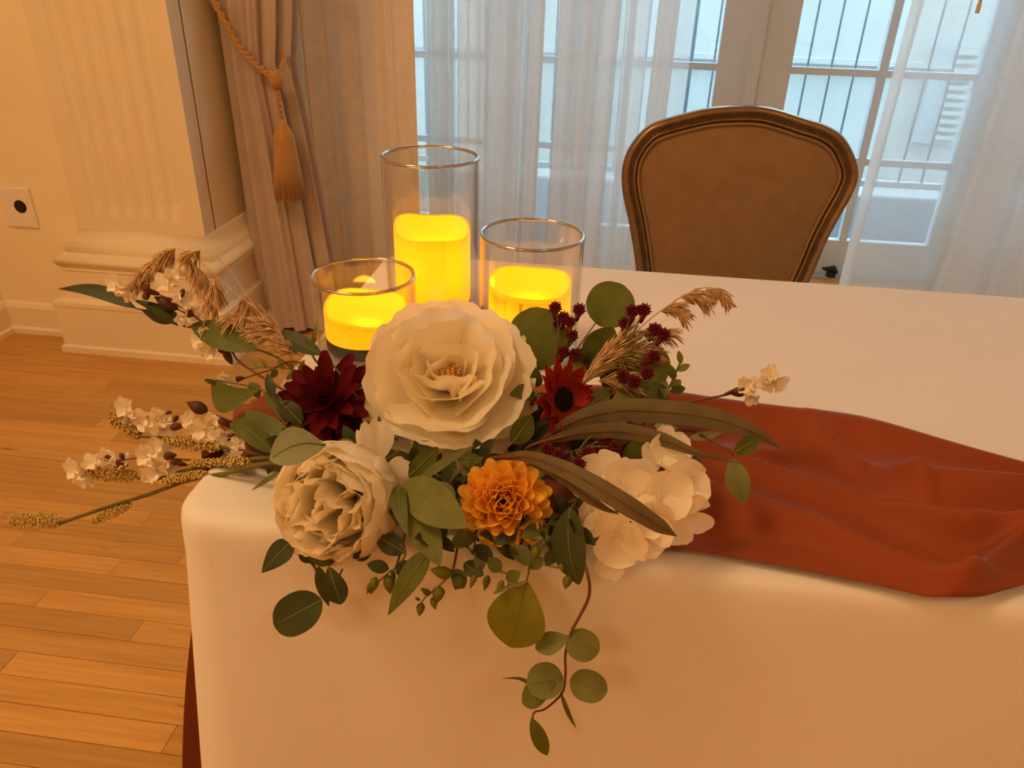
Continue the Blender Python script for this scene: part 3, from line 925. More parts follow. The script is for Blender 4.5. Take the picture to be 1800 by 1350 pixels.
def blade_vf(pts, widths, n=8, roll=0.0, fold=0.15, nw=5):
    """long strap leaf along a path"""
    c = spline(pts, n); k = len(c)
    V = []
    wl = len(widths) - 1
    for i, p in enumerate(c):
        s = i / (k - 1)
        f = s * wl; a = min(int(f), wl - 1)
        w = (widths[a] + (widths[a + 1] - widths[a]) * (f - a)) / 2
        ax = (c[min(i + 1, k - 1)] - c[max(i - 1, 0)]).normalized()
        nn = facing(p, ax, roll); nn = (nn - ax * nn.dot(ax)).normalized()
        sd = ax.cross(nn)
        for j in range(nw):
            t = j / (nw - 1) * 2 - 1
            V.append(p + sd * (t * w) + nn * (fold * (1 - abs(t)) * w))
    return V, grid_faces(k, nw)
def sprig(name, label, cat, stem_px, leaves, stem_m='stem', r=0.0016, group=None, root=None, n=8):
    """stem_px: list of (u, v, y); leaves: (base, tip, width px, kind, material[, roll, bend, side])"""
    pts = [Y(*q) for q in stem_px]
    if root is not None: pts = [Vector(root)] + pts
    base = pts[0]
    th = empty(name, base, label, cat, group)
    part(th, 'stem', tube(spline(pts, n), [r, r * .55], 6), M[stem_m])
    for lf in leaves:
        b = Y(*lf[0]); t = Y(*lf[1])
        w = lf[2] * mpp((b + t) / 2)
        roll = lf[5] if len(lf) > 5 else rng.uniform(-.25, .25)
        bend = lf[6] if len(lf) > 6 else rng.uniform(.03, .12)
        side = lf[7] if len(lf) > 7 else 0.0
        nl_ = 19 if lf[2] >= 36 else 11
        lv_ = leaf_vf(b, t, w, lf[3], roll, bend, 0.12, nl_, side=side)
        lo_ = part(th, 'leaf', lv_, M[lf[4]])
        if lf[2] >= 30:
            mid_ = [lv_[0][i * 5 + 2] + (CAM - lv_[0][i * 5 + 2]).normalized() * .0002 for i in range(nl_ - 1)]
            part(th, 'midrib', tube(mid_, [.0007, .0003], 5), M['vein'], under=lo_)
    return th

# ---------------------------------------------------------------- petal kit
def petal_mesh(name, m, L, W, cup=0.15, arc=0.3, ruf=0.04, jag=0.05, seed=0, narrow=0.2, point=0.0, n=9, nw=9, k=3.0, lip=0.0):
    """petal along +Y, inner face +Z; arc is the angle it bends inwards over its length, lip turns the tip back out"""
    r = random.Random(seed)
    ph = [r.uniform(0, 6.28) for _ in range(6)]
    V = []
    for i in range(n):
        s = i / (n - 1)
        w = W / 2 * (narrow + (1 - narrow) * math.sin(PI / 2 * min(1, s / 0.62)) ** 0.9)
        w *= 1 - 0.10 * max(0, (s - .75) / .25) ** 2
        if point: w *= 1 - point * max(0, (s - .45) / .55) ** 1.6
        for j in range(nw):
            t = j / (nw - 1) * 2 - 1
            q = s * (1 - 0.20 * abs(t) ** 3 * s * s) 
            q += jag * s ** 6 * (math.sin(k * 2.1 * t + ph[0]) + .6 * math.sin(k * 4.7 * t + ph[1])) * .6
            if abs(arc) > 1e-3: yy = L / arc * math.sin(arc * q); zz = L / arc * (1 - math.cos(arc * q))
            else: yy = L * q; zz = 0
            x = t * w
            o = cup * W * t * t * s ** .8 + ruf * L * s ** 2.2 * (math.sin(k * t + ph[2]) + .6 * math.sin(2.1 * k * t + ph[3])) \
                - lip * L * max(0, s - .65) ** 2 * 4
            V.append((x, yy - math.sin(arc * q) * o, zz + math.cos(arc * q) * o))
    me = bpy.data.meshes.new(name)
    me.from_pydata(V, [], grid_faces(n, nw))
    me.polygons.foreach_set('use_smooth', [True] * len(me.polygons))
    me.materials.append(M[m]); me.update()
    return me
def frame(A):
    A = Vector(A).normalized()
    X = A.cross(Vector((0, 0, 1)))
    X = X.normalized() if X.length > 1e-3 else Vector((1, 0, 0))
    return A, X, X.cross(A).normalized()
def petal_matrix(base, A, az, tilt, scale=1.0, spin=0.0, off=0.0, lift=0.0):
    """petal leaving 'base' at azimuth az around axis A, tilted from it"""
    A, X, Yv = frame(A)
    r = X * math.cos(az) + Yv * math.sin(az)
    g = A * math.cos(tilt) + r * math.sin(tilt)
    nn = -r * math.cos(tilt) + A * math.sin(tilt)
    sx = g.cross(nn)
    if spin:
        q = Matrix.Rotation(spin, 3, g); nn = q @ nn; sx = q @ sx
    m = Matrix((sx, g, nn)).transposed().to_4x4() @ Matrix.Scale(scale, 4)
    return Matrix.Translation(Vector(base) + r * off + A * lift) @ m
def flower_head(th, base, A, rings, variants, under=None):
    """rings: (count, tilt deg, scale, offset, lift, jitter deg, mesh list index)"""
    k = 0
    for (cnt, tilt, sc, off, lift, jit, vi) in rings:
        a0 = rng.uniform(0, 6.28)
        for i in range(cnt):
            az = a0 + 2 * PI * i / cnt + rng.uniform(-.12, .12)
            vs_ = variants[vi]
            inst(th, 'petal', vs_[k % len(vs_)], petal_matrix(base, A, az, math.radians(tilt + rng.uniform(-jit, jit)),
                 sc * rng.uniform(.93, 1.07), rng.uniform(-.12, .12), off, lift), under)
            k += 1

# ---------------------------------------------------------------- 1. big open peony
p = Y(788, 668, 0.125)
sc1 = mpp(p) * 150
A1 = Vector((0.03, -0.56, 0.82)).normalized()
pe = empty('white_peony', lower(p + Vector((0.0, 0.05, 0))), 'large fully open white peony in front of the candles', 'flower', 'flowers of the centrepiece')
pv = [[petal_mesh('peony_petal', 'petalw', 1.0, 1.16, 0.06, 0.25, 0.028, 0.045, 100 + i, n=12, nw=17, lip=.12, k=2.6 + .5 * i) for i in range(4)],
      [petal_mesh('peony_petal', 'petalw', 1.0, 1.20, 0.13, 0.55, 0.030, 0.045, 120 + i, n=12, nw=17, lip=.12, k=2.8 + .5 * i) for i in range(4)],
      [petal_mesh('peony_petal', 'petalw', 1.0, 1.12, 0.19, 0.75, 0.036, 0.05, 140 + i, n=12, nw=15, lip=.08, k=2.8 + .5 * i) for i in range(4)]]
b1 = p - A1 * sc1 * 0.34 + Vector((0, 0, 0.004))
flower_head(pe, b1, A1, [
    (6, 102, sc1 * 0.98, .06 * sc1, -.04 * sc1, 5, 0),
    (6, 88, sc1 * 1.02, .06 * sc1, .00 * sc1, 7, 0),
    (6, 77, sc1 * 1.00, .06 * sc1, .04 * sc1, 7, 1),
    (5, 67, sc1 * 0.93, .06 * sc1, .06 * sc1, 8, 1),
    (5, 56, sc1 * 0.82, .05 * sc1, .08 * sc1, 9, 2),
    (4, 45, sc1 * 0.68, .05 * sc1, .09 * sc1, 10, 2),
    (3, 34, sc1 * 0.52, .05 * sc1, .09 * sc1, 10, 2)], pv)
Af, Xf, Yf = frame(A1)
vfs = []
for i in range(40):
    a = rng.uniform(0, 6.28); r = rng.uniform(0, .10) * sc1
    o = b1 + (Xf * math.cos(a) + Yf * math.sin(a)) * r
    e = o + A1 * sc1 * rng.uniform(.30, .44) + (Xf * math.cos(a) + Yf * math.sin(a)) * r * .8
    vfs += [tube([o, e], .0006, 4), tube([e, e + A1 * .0035], .0014, 5)]
part(pe, 'stamens', join(*vfs), M['stamen'], True, 'stuff')
part(pe, 'receptacle', tube(spline([b1 - A1 * sc1 * .16, b1 - A1 * sc1 * .06, b1 + A1 * sc1 * .05], 4), [.006, .012, .006], 10), M['green'])
part(pe, 'stem', tube(spline([b1 - A1 * sc1 * .08, b1 - A1 * sc1 * .4 + Vector((0, .01, -.01)), lower(p + Vector((0, .05, 0)))], 6), .003, 7), M['stem'])

# ---------------------------------------------------------------- 2. cupped peony at the table edge
p = Y(594, 882, -0.040)
sc2 = mpp(p) * 104
A2 = Vector((-0.06, -0.84, 0.46)).normalized()
pe2 = empty('white_peony', lower(p + Vector((0.02, 0.05, 0))), 'half closed round white peony at the near table edge', 'flower', 'flowers of the centrepiece')
qv = [[petal_mesh('cupped_petal', 'petalw', 1.0, 0.72, 0.16, 2.45, 0.008, 0.022, 200 + i, narrow=.35, n=16, nw=11) for i in range(3)],
      [petal_mesh('cupped_petal', 'petalw', 1.0, 0.84, 0.15, 1.85, 0.012, 0.035, 220 + i, narrow=.35, n=14, nw=11) for i in range(4)],
      [petal_mesh('cupped_petal', 'petalw', 1.0, 0.72, 0.17, 0.95, 0.036, 0.05, 240 + i, narrow=.3, k=3.8, n=12, nw=13) for i in range(5)],
      [petal_mesh('guard_petal', 'petalw', 1.0, 0.62, 0.06, 0.10, 0.04, 0.09, 260 + i, k=5, n=11, nw=15) for i in range(2)],
      [petal_mesh('heart_petal', 'petalw', 1.0, 0.60, 0.20, 0.35, 0.060, 0.06, 280 + i, narrow=.3, k=4.2, n=12, nw=13) for i in range(5)]]
b2 = p - A2 * sc2 * 0.80
flower_head(pe2, b2, A2, [
    (5, 104, sc2 * 1.95, .03 * sc2, .0, 3, 0),
    (5, 98, sc2 * 1.86, .03 * sc2, .03 * sc2, 4, 0),
    (5, 90, sc2 * 1.66, .04 * sc2, .08 * sc2, 5, 1),
    (6, 79, sc2 * 1.54, .04 * sc2, .10 * sc2, 6, 1),
    (5, 64, sc2 * 1.52, .05 * sc2, .14 * sc2, 7, 2),
    (5, 50, sc2 * 1.50, .05 * sc2, .18 * sc2, 8, 2),
    (5, 36, sc2 * 1.46, .05 * sc2, .20 * sc2, 8, 4),
    (4, 22, sc2 * 1.42, .04 * sc2, .20 * sc2, 8, 4),
    (2, 10, sc2 * 1.36, .03 * sc2, .20 * sc2, 7, 4)], qv)
for (bu, bv, by, tu, tv, ty, wpx, i) in ((664, 812, .00, 656, 738, .012, 66, 0), (672, 835, -.005, 722, 832, .0, 62, 1)):
    b_ = Y(bu, bv, by); t_ = Y(tu, tv, ty)
    L_ = (t_ - b_).length
    g = (t_ - b_).normalized(); nn = (CAM - b_).normalized(); nn = (nn - g * nn.dot(g)).normalized(); sx = g.cross(nn)
    inst(pe2, 'petal', qv[3][i], Matrix.Translation(b_) @ Matrix((sx, g, nn)).transposed().to_4x4() @ Matrix.Diagonal((wpx * mpp(b_) / .62, L_, L_, 1)))
part(pe2, 'receptacle', tube(spline([b2 - A2 * sc2 * .2, b2 - A2 * .002, b2 + A2 * sc2 * .08], 4), [.006, .013, .008], 10), M['green'])
part(pe2, 'stem', tube(spline([b2 - A2 * sc2 * .1, b2 - A2 * sc2 * .4 + Vector((.01, .01, -.004)), lower(p + Vector((.03, .09, 0)))], 6), .003, 7), M['stem'])

# ---------------------------------------------------------------- 3. amber dahlia
p = Y(886, 884, -0.035)
scd = mpp(p) * 78
A3 = Vector((0.02, -0.74, 0.60)).normalized()
da = empty('amber_dahlia', lower(p + Vector((0, .05, 0))), 'round amber yellow dahlia at the near table edge', 'flower', 'flowers of the centrepiece')
dv = [[petal_mesh('dahlia_petal', 'petalo', 1.0, 0.56, 0.26, 0.45, 0.0, 0.0, 300 + i, narrow=.4, point=.30, n=8, nw=7) for i in range(2)],
      [petal_mesh('dahlia_petal', 'petalo', 1.0, 0.62, 0.50, 0.35, 0.03, 0.0, 320 + i, narrow=.45, point=.15, n=8, nw=7) for i in range(2)]]
b3 = p - A3 * scd * 0.30
flower_head(da, b3, A3, [
    (16, 112, scd * .96, .10 * scd, .02 * scd, 4, 0),
    (16, 98, scd * .98, .12 * scd, .04 * scd, 4, 0),
    (15, 84, scd * .98, .12 * scd, .07 * scd, 4, 0),
    (14, 70, scd * .95, .12 * scd, .09 * scd, 4, 0),
    (12, 57, scd * .90, .12 * scd, .11 * scd, 4, 0),
    (9, 43, scd * .84, .11 * scd, .13 * scd, 5, 1),
    (6, 28, scd * .78, .10 * scd, .14 * scd, 6, 1),
    (4, 14, scd * .70, .07 * scd, .14 * scd, 8, 1)], dv)
part(da, 'stem', tube(spline([b3, b3 - A3 * .03 + Vector((0, .01, -.01)), lower(p + Vector((0, .08, 0)))], 6), .003, 7), M['stem'])

# ---------------------------------------------------------------- 4. burgundy chrysanthemum
p = Y(578, 708, 0.105)
scm = mpp(p) * 92
A4 = Vector((-0.05, -0.66, 0.72)).normalized()
bm = empty('burgundy_chrysanthemum', lower(p + Vector((0.01, .03, 0))), 'dark burgundy chrysanthemum with long strap petals below the shortest candle', 'flower', 'flowers of the centrepiece')
mv = [[petal_mesh('strap_petal', 'petalb', 1.0, 0.30, 0.16, -0.10, 0.02, 0.02, 400 + i, narrow=.5, n=9, nw=5) for i in range(3)],
      [petal_mesh('strap_petal', 'petalb', 1.0, 0.30, 0.28, 0.30, 0.02, 0.02, 420 + i, narrow=.5, n=9, nw=5) for i in range(3)]]
b4 = p - A4 * scm * 0.15
flower_head(bm, b4, A4, [
    (11, 92, scm * 0.98, .04 * scm, 0, 8, 0),
    (11, 74, scm * 0.98, .05 * scm, .03 * scm, 9, 0),
    (10, 55, scm * 0.92, .05 * scm, .05 * scm, 9, 0),
    (8, 36, scm * 0.74, .04 * scm, .06 * scm, 9, 1),
    (6, 18, scm * 0.52, .03 * scm, .06 * scm, 8, 1)], mv)
part(bm, 'stem', tube(spline([b4, b4 - A4 * .03, lower(p + Vector((.02, .04, 0)))], 6), .003, 7), M['stem'])
# its lobed dark leaf on the right
part(bm, 'leaf', leaf_vf(Y(628, 722, .115), Y(668, 772, .085), 52 * mpp(p), 'oval', .2, .08, .1, wav=.06, nl=17), M['dark'])

# ---------------------------------------------------------------- 5. red sunflower-like daisy
p = Y(992, 702, 0.100)
scr = mpp(p) * 66
A5 = Vector((0.80, -0.52, 0.42)).normalized()
rd = empty('red_daisy', lower(p + Vector((-.02, .03, 0))), 'orange red daisy with a black centre right of the big peony', 'flower', 'flowers of the centrepiece')
rv = [[petal_mesh('ray_petal', 'petalr', 1.0, 0.44, 0.10, 0.05, 0.02, 0.0, 500 + i, narrow=.6, point=.75, n=9, nw=5) for i in range(3)],
      [petal_mesh('ray_petal', 'petalr', 1.0, 0.50, 0.14, 1.1, 0.02, 0.0, 520 + i, narrow=.6, point=.75, n=9, nw=5) for i in range(2)]]
b5 = p - A5 * scr * .10
flower_head(rd, b5, A5, [(13, 82, scr, .26 * scr, -.03 * scr, 7, 0), (11, 68, scr * .84, .26 * scr, .02 * scr, 7, 0)], rv)
for az in (2.75, 3.15, 3.55):
    inst(rd, 'petal', rv[1][0], petal_matrix(b5, A5, az, .75, scr * .80, 0, .30 * scr, .04 * scr))
Ax, Xx, Yx = frame(A5)
vd = []
for i in range(90):
    a = i * 2.39996; r = math.sqrt(i / 90) * .33 * scr
    o = b5 + Ax * (.10 * scr * (1 - (r / (.34 * scr)) ** 2)) + (Xx * math.cos(a) + Yx * math.sin(a)) * r
    vd.append(tube([o - Ax * .003, o + Ax * .0045], [.0016, .0011], 5))
dsk = [b5 + (Xx * math.cos(t * PI / 12) + Yx * math.sin(t * PI / 12)) * .36 * scr for t in range(24)]
vd.append((dsk + [b5 + Ax * .10 * scr], [(i, (i + 1) % 24, 24) for i in range(24)]))
part(rd, 'disc', join(*vd), M['disc'], True, 'stuff')
part(rd, 'stem', tube(spline([b5, b5 - A5 * .04, lower(p + Vector((-.03, .03, 0)))], 6), .0028, 7), M['stem'])
part(rd, 'leaf', leaf_vf(Y(940, 690, .12), Y(895, 695, .10), 36 * mpp(p), 'lance', .5, .05), M['green'])
part(rd, 'leaf', leaf_vf(Y(945, 680, .13), Y(942, 645, .135), 24 * mpp(p), 'lance', -.3, .05), M['dark'])

# ---------------------------------------------------------------- 6. white hydrangea
hy = empty('white_hydrangea', lower(Y(1110, 860, 0.06)), 'creamy white hydrangea head under the long brown leaf', 'flower', 'flowers of the centrepiece')
hv = [petal_mesh('hydrangea_petal', 'petalh', 1.0, 1.10, 0.09, 0.25, 0.035, 0.025, 600 + i, narrow=.22, n=9, nw=9) for i in range(5)]
hroot = Y(1125, 885, 0.03)
florets = [  # (centre u, v, y, petal px, facing dx, dy, dz)
    (1063, 838, .000, 58, -.35, -.7, .6), (1112, 845, -.015, 50, .0, -.8, .6), (1062, 895, -.030, 46, -.5, -.8, .2),
    (1120, 868, -.030, 44, .1, -.9, .45), (1160, 812, .010, 52, .15, -.55, .8), (1193, 850, .000, 60, .5, -.7, .5),
    (1165, 868, -.028, 46, .1, -.9, .3), (1195, 905, -.015, 56, .5, -.8, .1), (1085, 940, -.048, 58, -.3, -.9, .0),
    (1130, 935, -.045, 54, .2, -.95, -.05), (1050, 915, -.035, 34, -.7, -.6, .2), (1180, 790, .03, 38, .4, -.4, .85), (1150, 905, -.042, 42, .1, -1, .1)]
part(hy, 'stem', tube(spline([lower(Y(1110, 860, 0.06)), hroot, Y(1125, 880, -.005)], 6), [.003, .0022], 7), M['stem'])
for k, (u, v, y_, pp, dx, dy, dz) in enumerate(florets):
    c_ = Y(u, v, y_); ax = Vector((dx + rng.uniform(-.35, .35), dy, dz + rng.uniform(-.3, .4))).normalized()
    ped = part(hy, 'floret', join(tube(spline([hroot, hroot.lerp(c_, .6) + Vector((0, 0, .004)), c_], 4), .0009, 5),
                                  lathe(c_.x, c_.y, [(0.0001, c_.z + .002), (.0022, c_.z + .001), (.0026, c_.z - .002), (0.0001, c_.z - .004)], 8)), M['petalh'])
    a0 = rng.uniform(0, 6.28); sz = pp * mpp(c_)
    for i in range(4):
        inst(hy, 'petal', hv[(k + i) % 5], petal_matrix(c_, ax, a0 + i * PI / 2 + rng.uniform(-.15, .15), math.radians(rng.uniform(46, 84)), sz * rng.uniform(.90, 1.20), rng.uniform(-.35, .35)), ped)
ped = hy.children[-1]
for (bu, bv, by, tu, tv, ty, wpx) in ((1078, 960, -.050, 1068, 1016, -.056, 48), (1062, 930, -.046, 1026, 920, -.044, 44)):
    b_ = Y(bu, bv, by); t_ = Y(tu, tv, ty); g = (t_ - b_).normalized(); L_ = (t_ - b_).length
    nn = (CAM - b_).normalized(); nn = (nn - g * nn.dot(g)).normalized(); sx = g.cross(nn)
    inst(hy, 'petal', hv[0], Matrix.Translation(b_) @ Matrix((sx, g, nn)).transposed().to_4x4() @ Matrix.Diagonal((wpx * mpp(b_) / 1.02, L_, L_, 1)), ped)

# ---------------------------------------------------------------- long dusty strap leaves
def strap(label, pts, widths, roll=0.0, cat='leaf'):
    P = [Y(*q) for q in pts]
    root = lower(Vector((P[0].x, P[0].y + .03, 0)))
    th = empty('strap_leaf', root, label, cat, 'long dusty brown leaves')
    part(th, 'stem', tube(spline([root, P[0].lerp(root, .4), P[0], P[1]], 6), [.0022, .0014], 6), M['stemr'])
    m_ = mpp(P[len(P) // 2]) * 1.22
    bv_ = blade_vf(P, [w * m_ for w in widths], 9, roll)
    bl_ = part(th, 'blade', bv_, M['dusk'])
    mid_ = [bv_[0][i * 5 + 2] + (CAM - bv_[0][i * 5 + 2]).normalized() * .0003 for i in range(len(bv_[0]) // 5)]
    part(th, 'midrib', tube(mid_[3:-4], [.0007, .0004], 5), M['stemr'], under=bl_)
strap('longest dusty brown strap leaf arching over the rust runner', [(945, 778, .08), (1010, 740, .07), (1085, 722, .07), (1170, 724, .06), (1255, 736, .055), (1330, 762, .05), (1370, 788, .05)], [3, 22, 34, 35, 34, 30, 16, 1], .15)
strap('dusty brown strap leaf passing above the white hydrangea', [(930, 785, .05), (1000, 765, .045), (1075, 757, .035), (1150, 768, .02), (1225, 796, .01), (1300, 814, .01)], [3, 16, 24, 26, 20, 8, 1], .35)
strap('dusty brown strap leaf lying across the white hydrangea', [(858, 808, .0), (920, 802, -.03), (985, 822, -.055), (1050, 856, -.075), (1110, 893, -.085), (1160, 925, -.085), (1190, 943, -.08)], [4, 18, 26, 30, 30, 22, 1], .25)
strap('short narrow dusty leaf left of the white hydrangea', [(930, 815, -.01), (985, 840, -.045), (1030, 872, -.065), (1062, 893, -.07), (1088, 904, -.07)], [3, 14, 18, 10, 1], .4)

# ---------------------------------------------------------------- eucalyptus and leaf sprigs
GL = 'leafy sprigs of the centrepiece'
sprig('willow_branch', 'long leafy branch reaching furthest up to the left over the wood floor', 'branch',
      [(560, 690, .13), (500, 637, .17), (452, 614, .20), (340, 577, .235), (262, 549, .255), (232, 540, .26)],
      [((238, 541, .26), (101, 508, .275), 26, 'lance', 'dark', .3, .04, .07), ((335, 577, .24), (231, 526, .25), 22, 'lance', 'dark', .5),
       ((305, 566, .245), (248, 544, .25), 22, 'lance', 'dark', -.4), ((336, 575, .24), (250, 536, .245), 20, 'lance', 'green', .2),
       ((452, 615, .20), (336, 571, .232), 50, 'oval', 'green', .15, .06)], root=(0.2, .10, .77), group=GL)
sprig('leaf_sprig', 'sprig with a dark leaf touching the foot of the shortest candle', 'leaf sprig',
      [(600, 660, .12), (566, 624, .16)], [((566, 624, .16), (464, 581, .19), 34, 'lance', 'dark', .35, .08)], root=(.19, .1, .77), group=GL)
sprig('leaf_sprig', 'sprig with a thin bright blade against the shortest glass', 'leaf sprig',
      [(560, 640, .16), (549, 605, .18)], [((549, 612, .18), (557, 563, .185), 9, 'lance', 'lime', 0)], root=(.15, .17, .77), group=GL)
sprig('leaf_sprig', 'sprig with a broad green leaf under the lone white bud', 'leaf sprig',
      [(520, 760, .07), (470, 700, .10), (455, 683, .11), (380, 668, .13)],
      [((457, 684, .11), (372, 672, .13), 50, 'egg', 'green', .2, .05, -.25), ((440, 672, .12), (455, 700, .11), 22, 'oval', 'green'),
       ((388, 675, .125), (358, 667, .135), 9, 'lance', 'dark')], root=(.17, .07, .77), group=GL)
sprig('leaf_sprig', 'sprig of broad leaves left of the burgundy flower over the runner', 'leaf sprig',
      [(560, 790, .05), (510, 760, .065), (470, 745, .08)],
      [((510, 765, .06), (432, 723, .09), 46, 'oval', 'green', .2, .06, -.1), ((478, 795, .045), (404, 745, .07), 40, 'oval', 'green', -.2, .14, .12),
       ((545, 785, .045), (474, 770, .06), 38, 'oval', 'sage', .3), ((530, 745, .075), (490, 705, .09), 36, 'oval', 'dark', .3),
       ((480, 700, .09), (470, 655, .11), 18, 'lance', 'dark'), ((500, 720, .09), (465, 690, .1), 26, 'oval', 'green')], root=(.19, .07, .77), group=GL)
sprig('leaf_sprig', 'sprig with a pale sage leaf folded over the half closed peony', 'leaf sprig',
      [(600, 830, -.01), (592, 783, -.015), (560, 782, -.04)],
      [((572, 783, -.045), (474, 808, -.085), 66, 'egg', 'pale', .15, .05, .12), ((625, 780, .02), (590, 778, .03), 16, 'oval', 'green', .3),
       ((490, 830, -.07), (442, 862, -.08), 9, 'lance', 'sage', 0)], root=(.20, .04, .77), group=GL)
sprig('leaf_sprig', 'sprig of broad pale green leaves between the half closed peony and the amber dahlia', 'leaf sprig',
      [(720, 850, -.01), (712, 850, -.03)],
      [((710, 848, -.035), (822, 926, -.085), 76, 'oval', 'sage', .1, .06), ((705, 852, -.035), (773, 996, -.095), 62, 'oval', 'sage', -.2, .05),
       ((700, 850, -.03), (716, 942, -.085), 32, 'lance', 'green', .3), ((718, 838, -.02), (770, 786, .005), 36, 'oval', 'green', .2),
       ((735, 845, -.03), (836, 782, .01), 17, 'drop', 'sage', -.2), ((800, 880, -.05), (760, 850, -.03), 34, 'oval', 'green'),
       ((690, 875, -.03), (700, 925, -.07), 24, 'lance', 'dark')], root=(.25, .04, .77), group=GL)
sprig('eucalyptus_sprig', 'dark eucalyptus sprig hanging below the half closed peony', 'leaf sprig',
      [(600, 940, -.045), (535, 965, -.07), (555, 1000, -.08), (578, 1052, -.085), (584, 1042, -.088), (602, 1000, -.08)],
      [((512, 952, -.075), (460, 1007, -.095), 42, 'drop', 'dark', .2, .05), ((566, 1055, -.088), (482, 1100, -.10), 72, 'round', 'dark', .1, .05),
       ((578, 995, -.085), (600, 1062, -.095), 42, 'egg', 'dark', .2), ((560, 995, -.085), (578, 1066, -.095), 24, 'lance', 'dark', .3),
       ((590, 985, -.07), (538, 978, -.08), 34, 'oval', 'green', .4), ((620, 980, -.07), (655, 965, -.06), 26, 'oval', 'dark', .3),
       ((545, 990, -.08), (528, 962, -.075), 22, 'oval', 'dark')], 'stemr', root=(.19, .03, .77), group=GL)
sprig('eucalyptus_sprig', 'dark leaf sprig at the cloth edge right of the half closed peony', 'leaf sprig',
      [(690, 930, -.045), (712, 968, -.07), (705, 990, -.075)],
      [((712, 972, -.07), (662, 942, -.06), 40, 'oval', 'dark', .2), ((705, 985, -.075), (716, 1012, -.08), 30, 'oval', 'dark'),
       ((700, 972, -.072), (676, 970, -.074), 9, 'lance', 'dark')], root=(.24, .02, .77), group=GL)
sprig('leaf_sprig', 'olive pointed leaf hanging left of the yellow green buds', 'leaf sprig',
      [(770, 950, -.05), (752, 975, -.07)], [((752, 972, -.075), (682, 1082, -.10), 44, 'drop', 'green', .35, .06)], root=(.27, .02, .77), group=GL)
sprig('leaf_sprig', 'large rounded yellow green leaf hanging from the centre over the cloth edge', 'leaf sprig',
      [(930, 960, -.045), (930, 1000, -.07), (926, 1020, -.075)], [((926, 1020, -.078), (898, 1138, -.10), 106, 'egg', 'lime', .15, .05)], 'stem', .0012, root=(.33, .02, .77), group=GL)
sprig('leaf_sprig', 'dark green hanging leaf left of the hydrangea', 'leaf sprig',
      [(1010, 880, -.03), (1003, 895, -.05)], [((1002, 892, -.055), (1017, 1028, -.085), 62, 'oval', 'dark', .2, .06, .06)], root=(.37, .03, .77), group=GL)
sprig('eucalyptus_vine', 'longest trailing eucalyptus stem hanging down the front cloth', 'leaf sprig',
      [(1015, 960, -.06), (1033, 1010, -.085), (1035, 1048, -.09), (1018, 1085, -.092), (1004, 1112, -.094), (994, 1150, -.096), (994, 1185, -.098), (988, 1218, -.10), (960, 1245, -.102), (940, 1252, -.102), (936, 1264, -.104)],
      [((1001, 1120, -.095), (941, 1140, -.10), 40, 'egg', 'sage', .2), ((996, 1120, -.095), (1053, 1146, -.10), 56, 'round', 'sage', .2, .06),
       ((990, 1192, -.098), (926, 1202, -.105), 62, 'round', 'sage', .1), ((975, 1200, -.104), (918, 1236, -.108), 46, 'egg', 'green', .3),
       ((1002, 1196, -.098), (1068, 1214, -.105), 55, 'round', 'sage', .15), ((985, 1215, -.10), (1014, 1282, -.10), 9, 'lance', 'green', .4),
       ((940, 1252, -.102), (880, 1193, -.11), 8, 'lance', 'green', .5, .1, .22), ((934, 1262, -.104), (962, 1328, -.108), 28, 'oval', 'green', .1)], 'stemr', .0016, root=(.38, .02, .77), group=GL)
sprig('eucalyptus_sprig', 'sprig with a large dark round leaf in front of the middle height candle', 'leaf sprig',
      [(985, 690, .15), (962, 640, .18)], [((952, 650, .18), (938, 540, .215), 104, 'round', 'green', .1, .05)], root=(.33, .15, .77), group=GL)
sprig('eucalyptus_sprig', 'sprig with the highest dark round leaf against the white table top', 'leaf sprig',
      [(1000, 690, .15), (1010, 625, .19), (1052, 560, .23)], [((1052, 572, .23), (1094, 500, .255), 84, 'round', 'green', -.1, .05),
       ((1040, 640, .20), (1012, 615, .2), 34, 'oval', 'green'), ((1030, 650, .19), (1078, 575, .22), 68, 'oval', 'green', .3)], 'lime', .0014, root=(.35, .14, .77), group=GL)
sprig('eucalyptus_sprig', 'sprig with olive leaves behind the upper burgundy buds', 'leaf sprig',
      [(1050, 720, .13), (1100, 680, .16), (1130, 650, .18)], [((1130, 690, .15), (1152, 605, .19), 66, 'round', 'sage', .2), ((1060, 680, .15), (1105, 600, .2), 66, 'oval', 'green', .3),
       ((1090, 700, .14), (1140, 665, .17), 50, 'oval', 'sage', -.3), ((1000, 670, .15), (1025, 640, .17), 34, 'round', 'lime')], root=(.38, .12, .77), group=GL)
sprig('leaf_sprig', 'bright small leaf sprig standing beyond the upper burgundy buds', 'leaf sprig',
      [(1150, 720, .12), (1172, 690, .14), (1190, 650, .155), (1198, 632, .16)],
      [((1197, 640, .158), (1193, 616, .162), 11, 'oval', 'lime'), ((1190, 652, .155), (1213, 641, .16), 13, 'oval', 'sage'), ((1186, 668, .15), (1177, 640, .155), 15, 'oval', 'green'),
       ((1180, 682, .145), (1197, 668, .15), 18, 'oval', 'lime'), ((1178, 688, .14), (1205, 682, .145), 17, 'oval', 'dark'), ((1172, 704, .13), (1150, 672, .145), 24, 'oval', 'dark'),
       ((1170, 700, .13), (1166, 664, .15), 16, 'oval', 'sage'), ((1165, 705, .13), (1178, 705, .13), 20, 'oval', 'green')], root=(.42, .11, .77), group=GL)
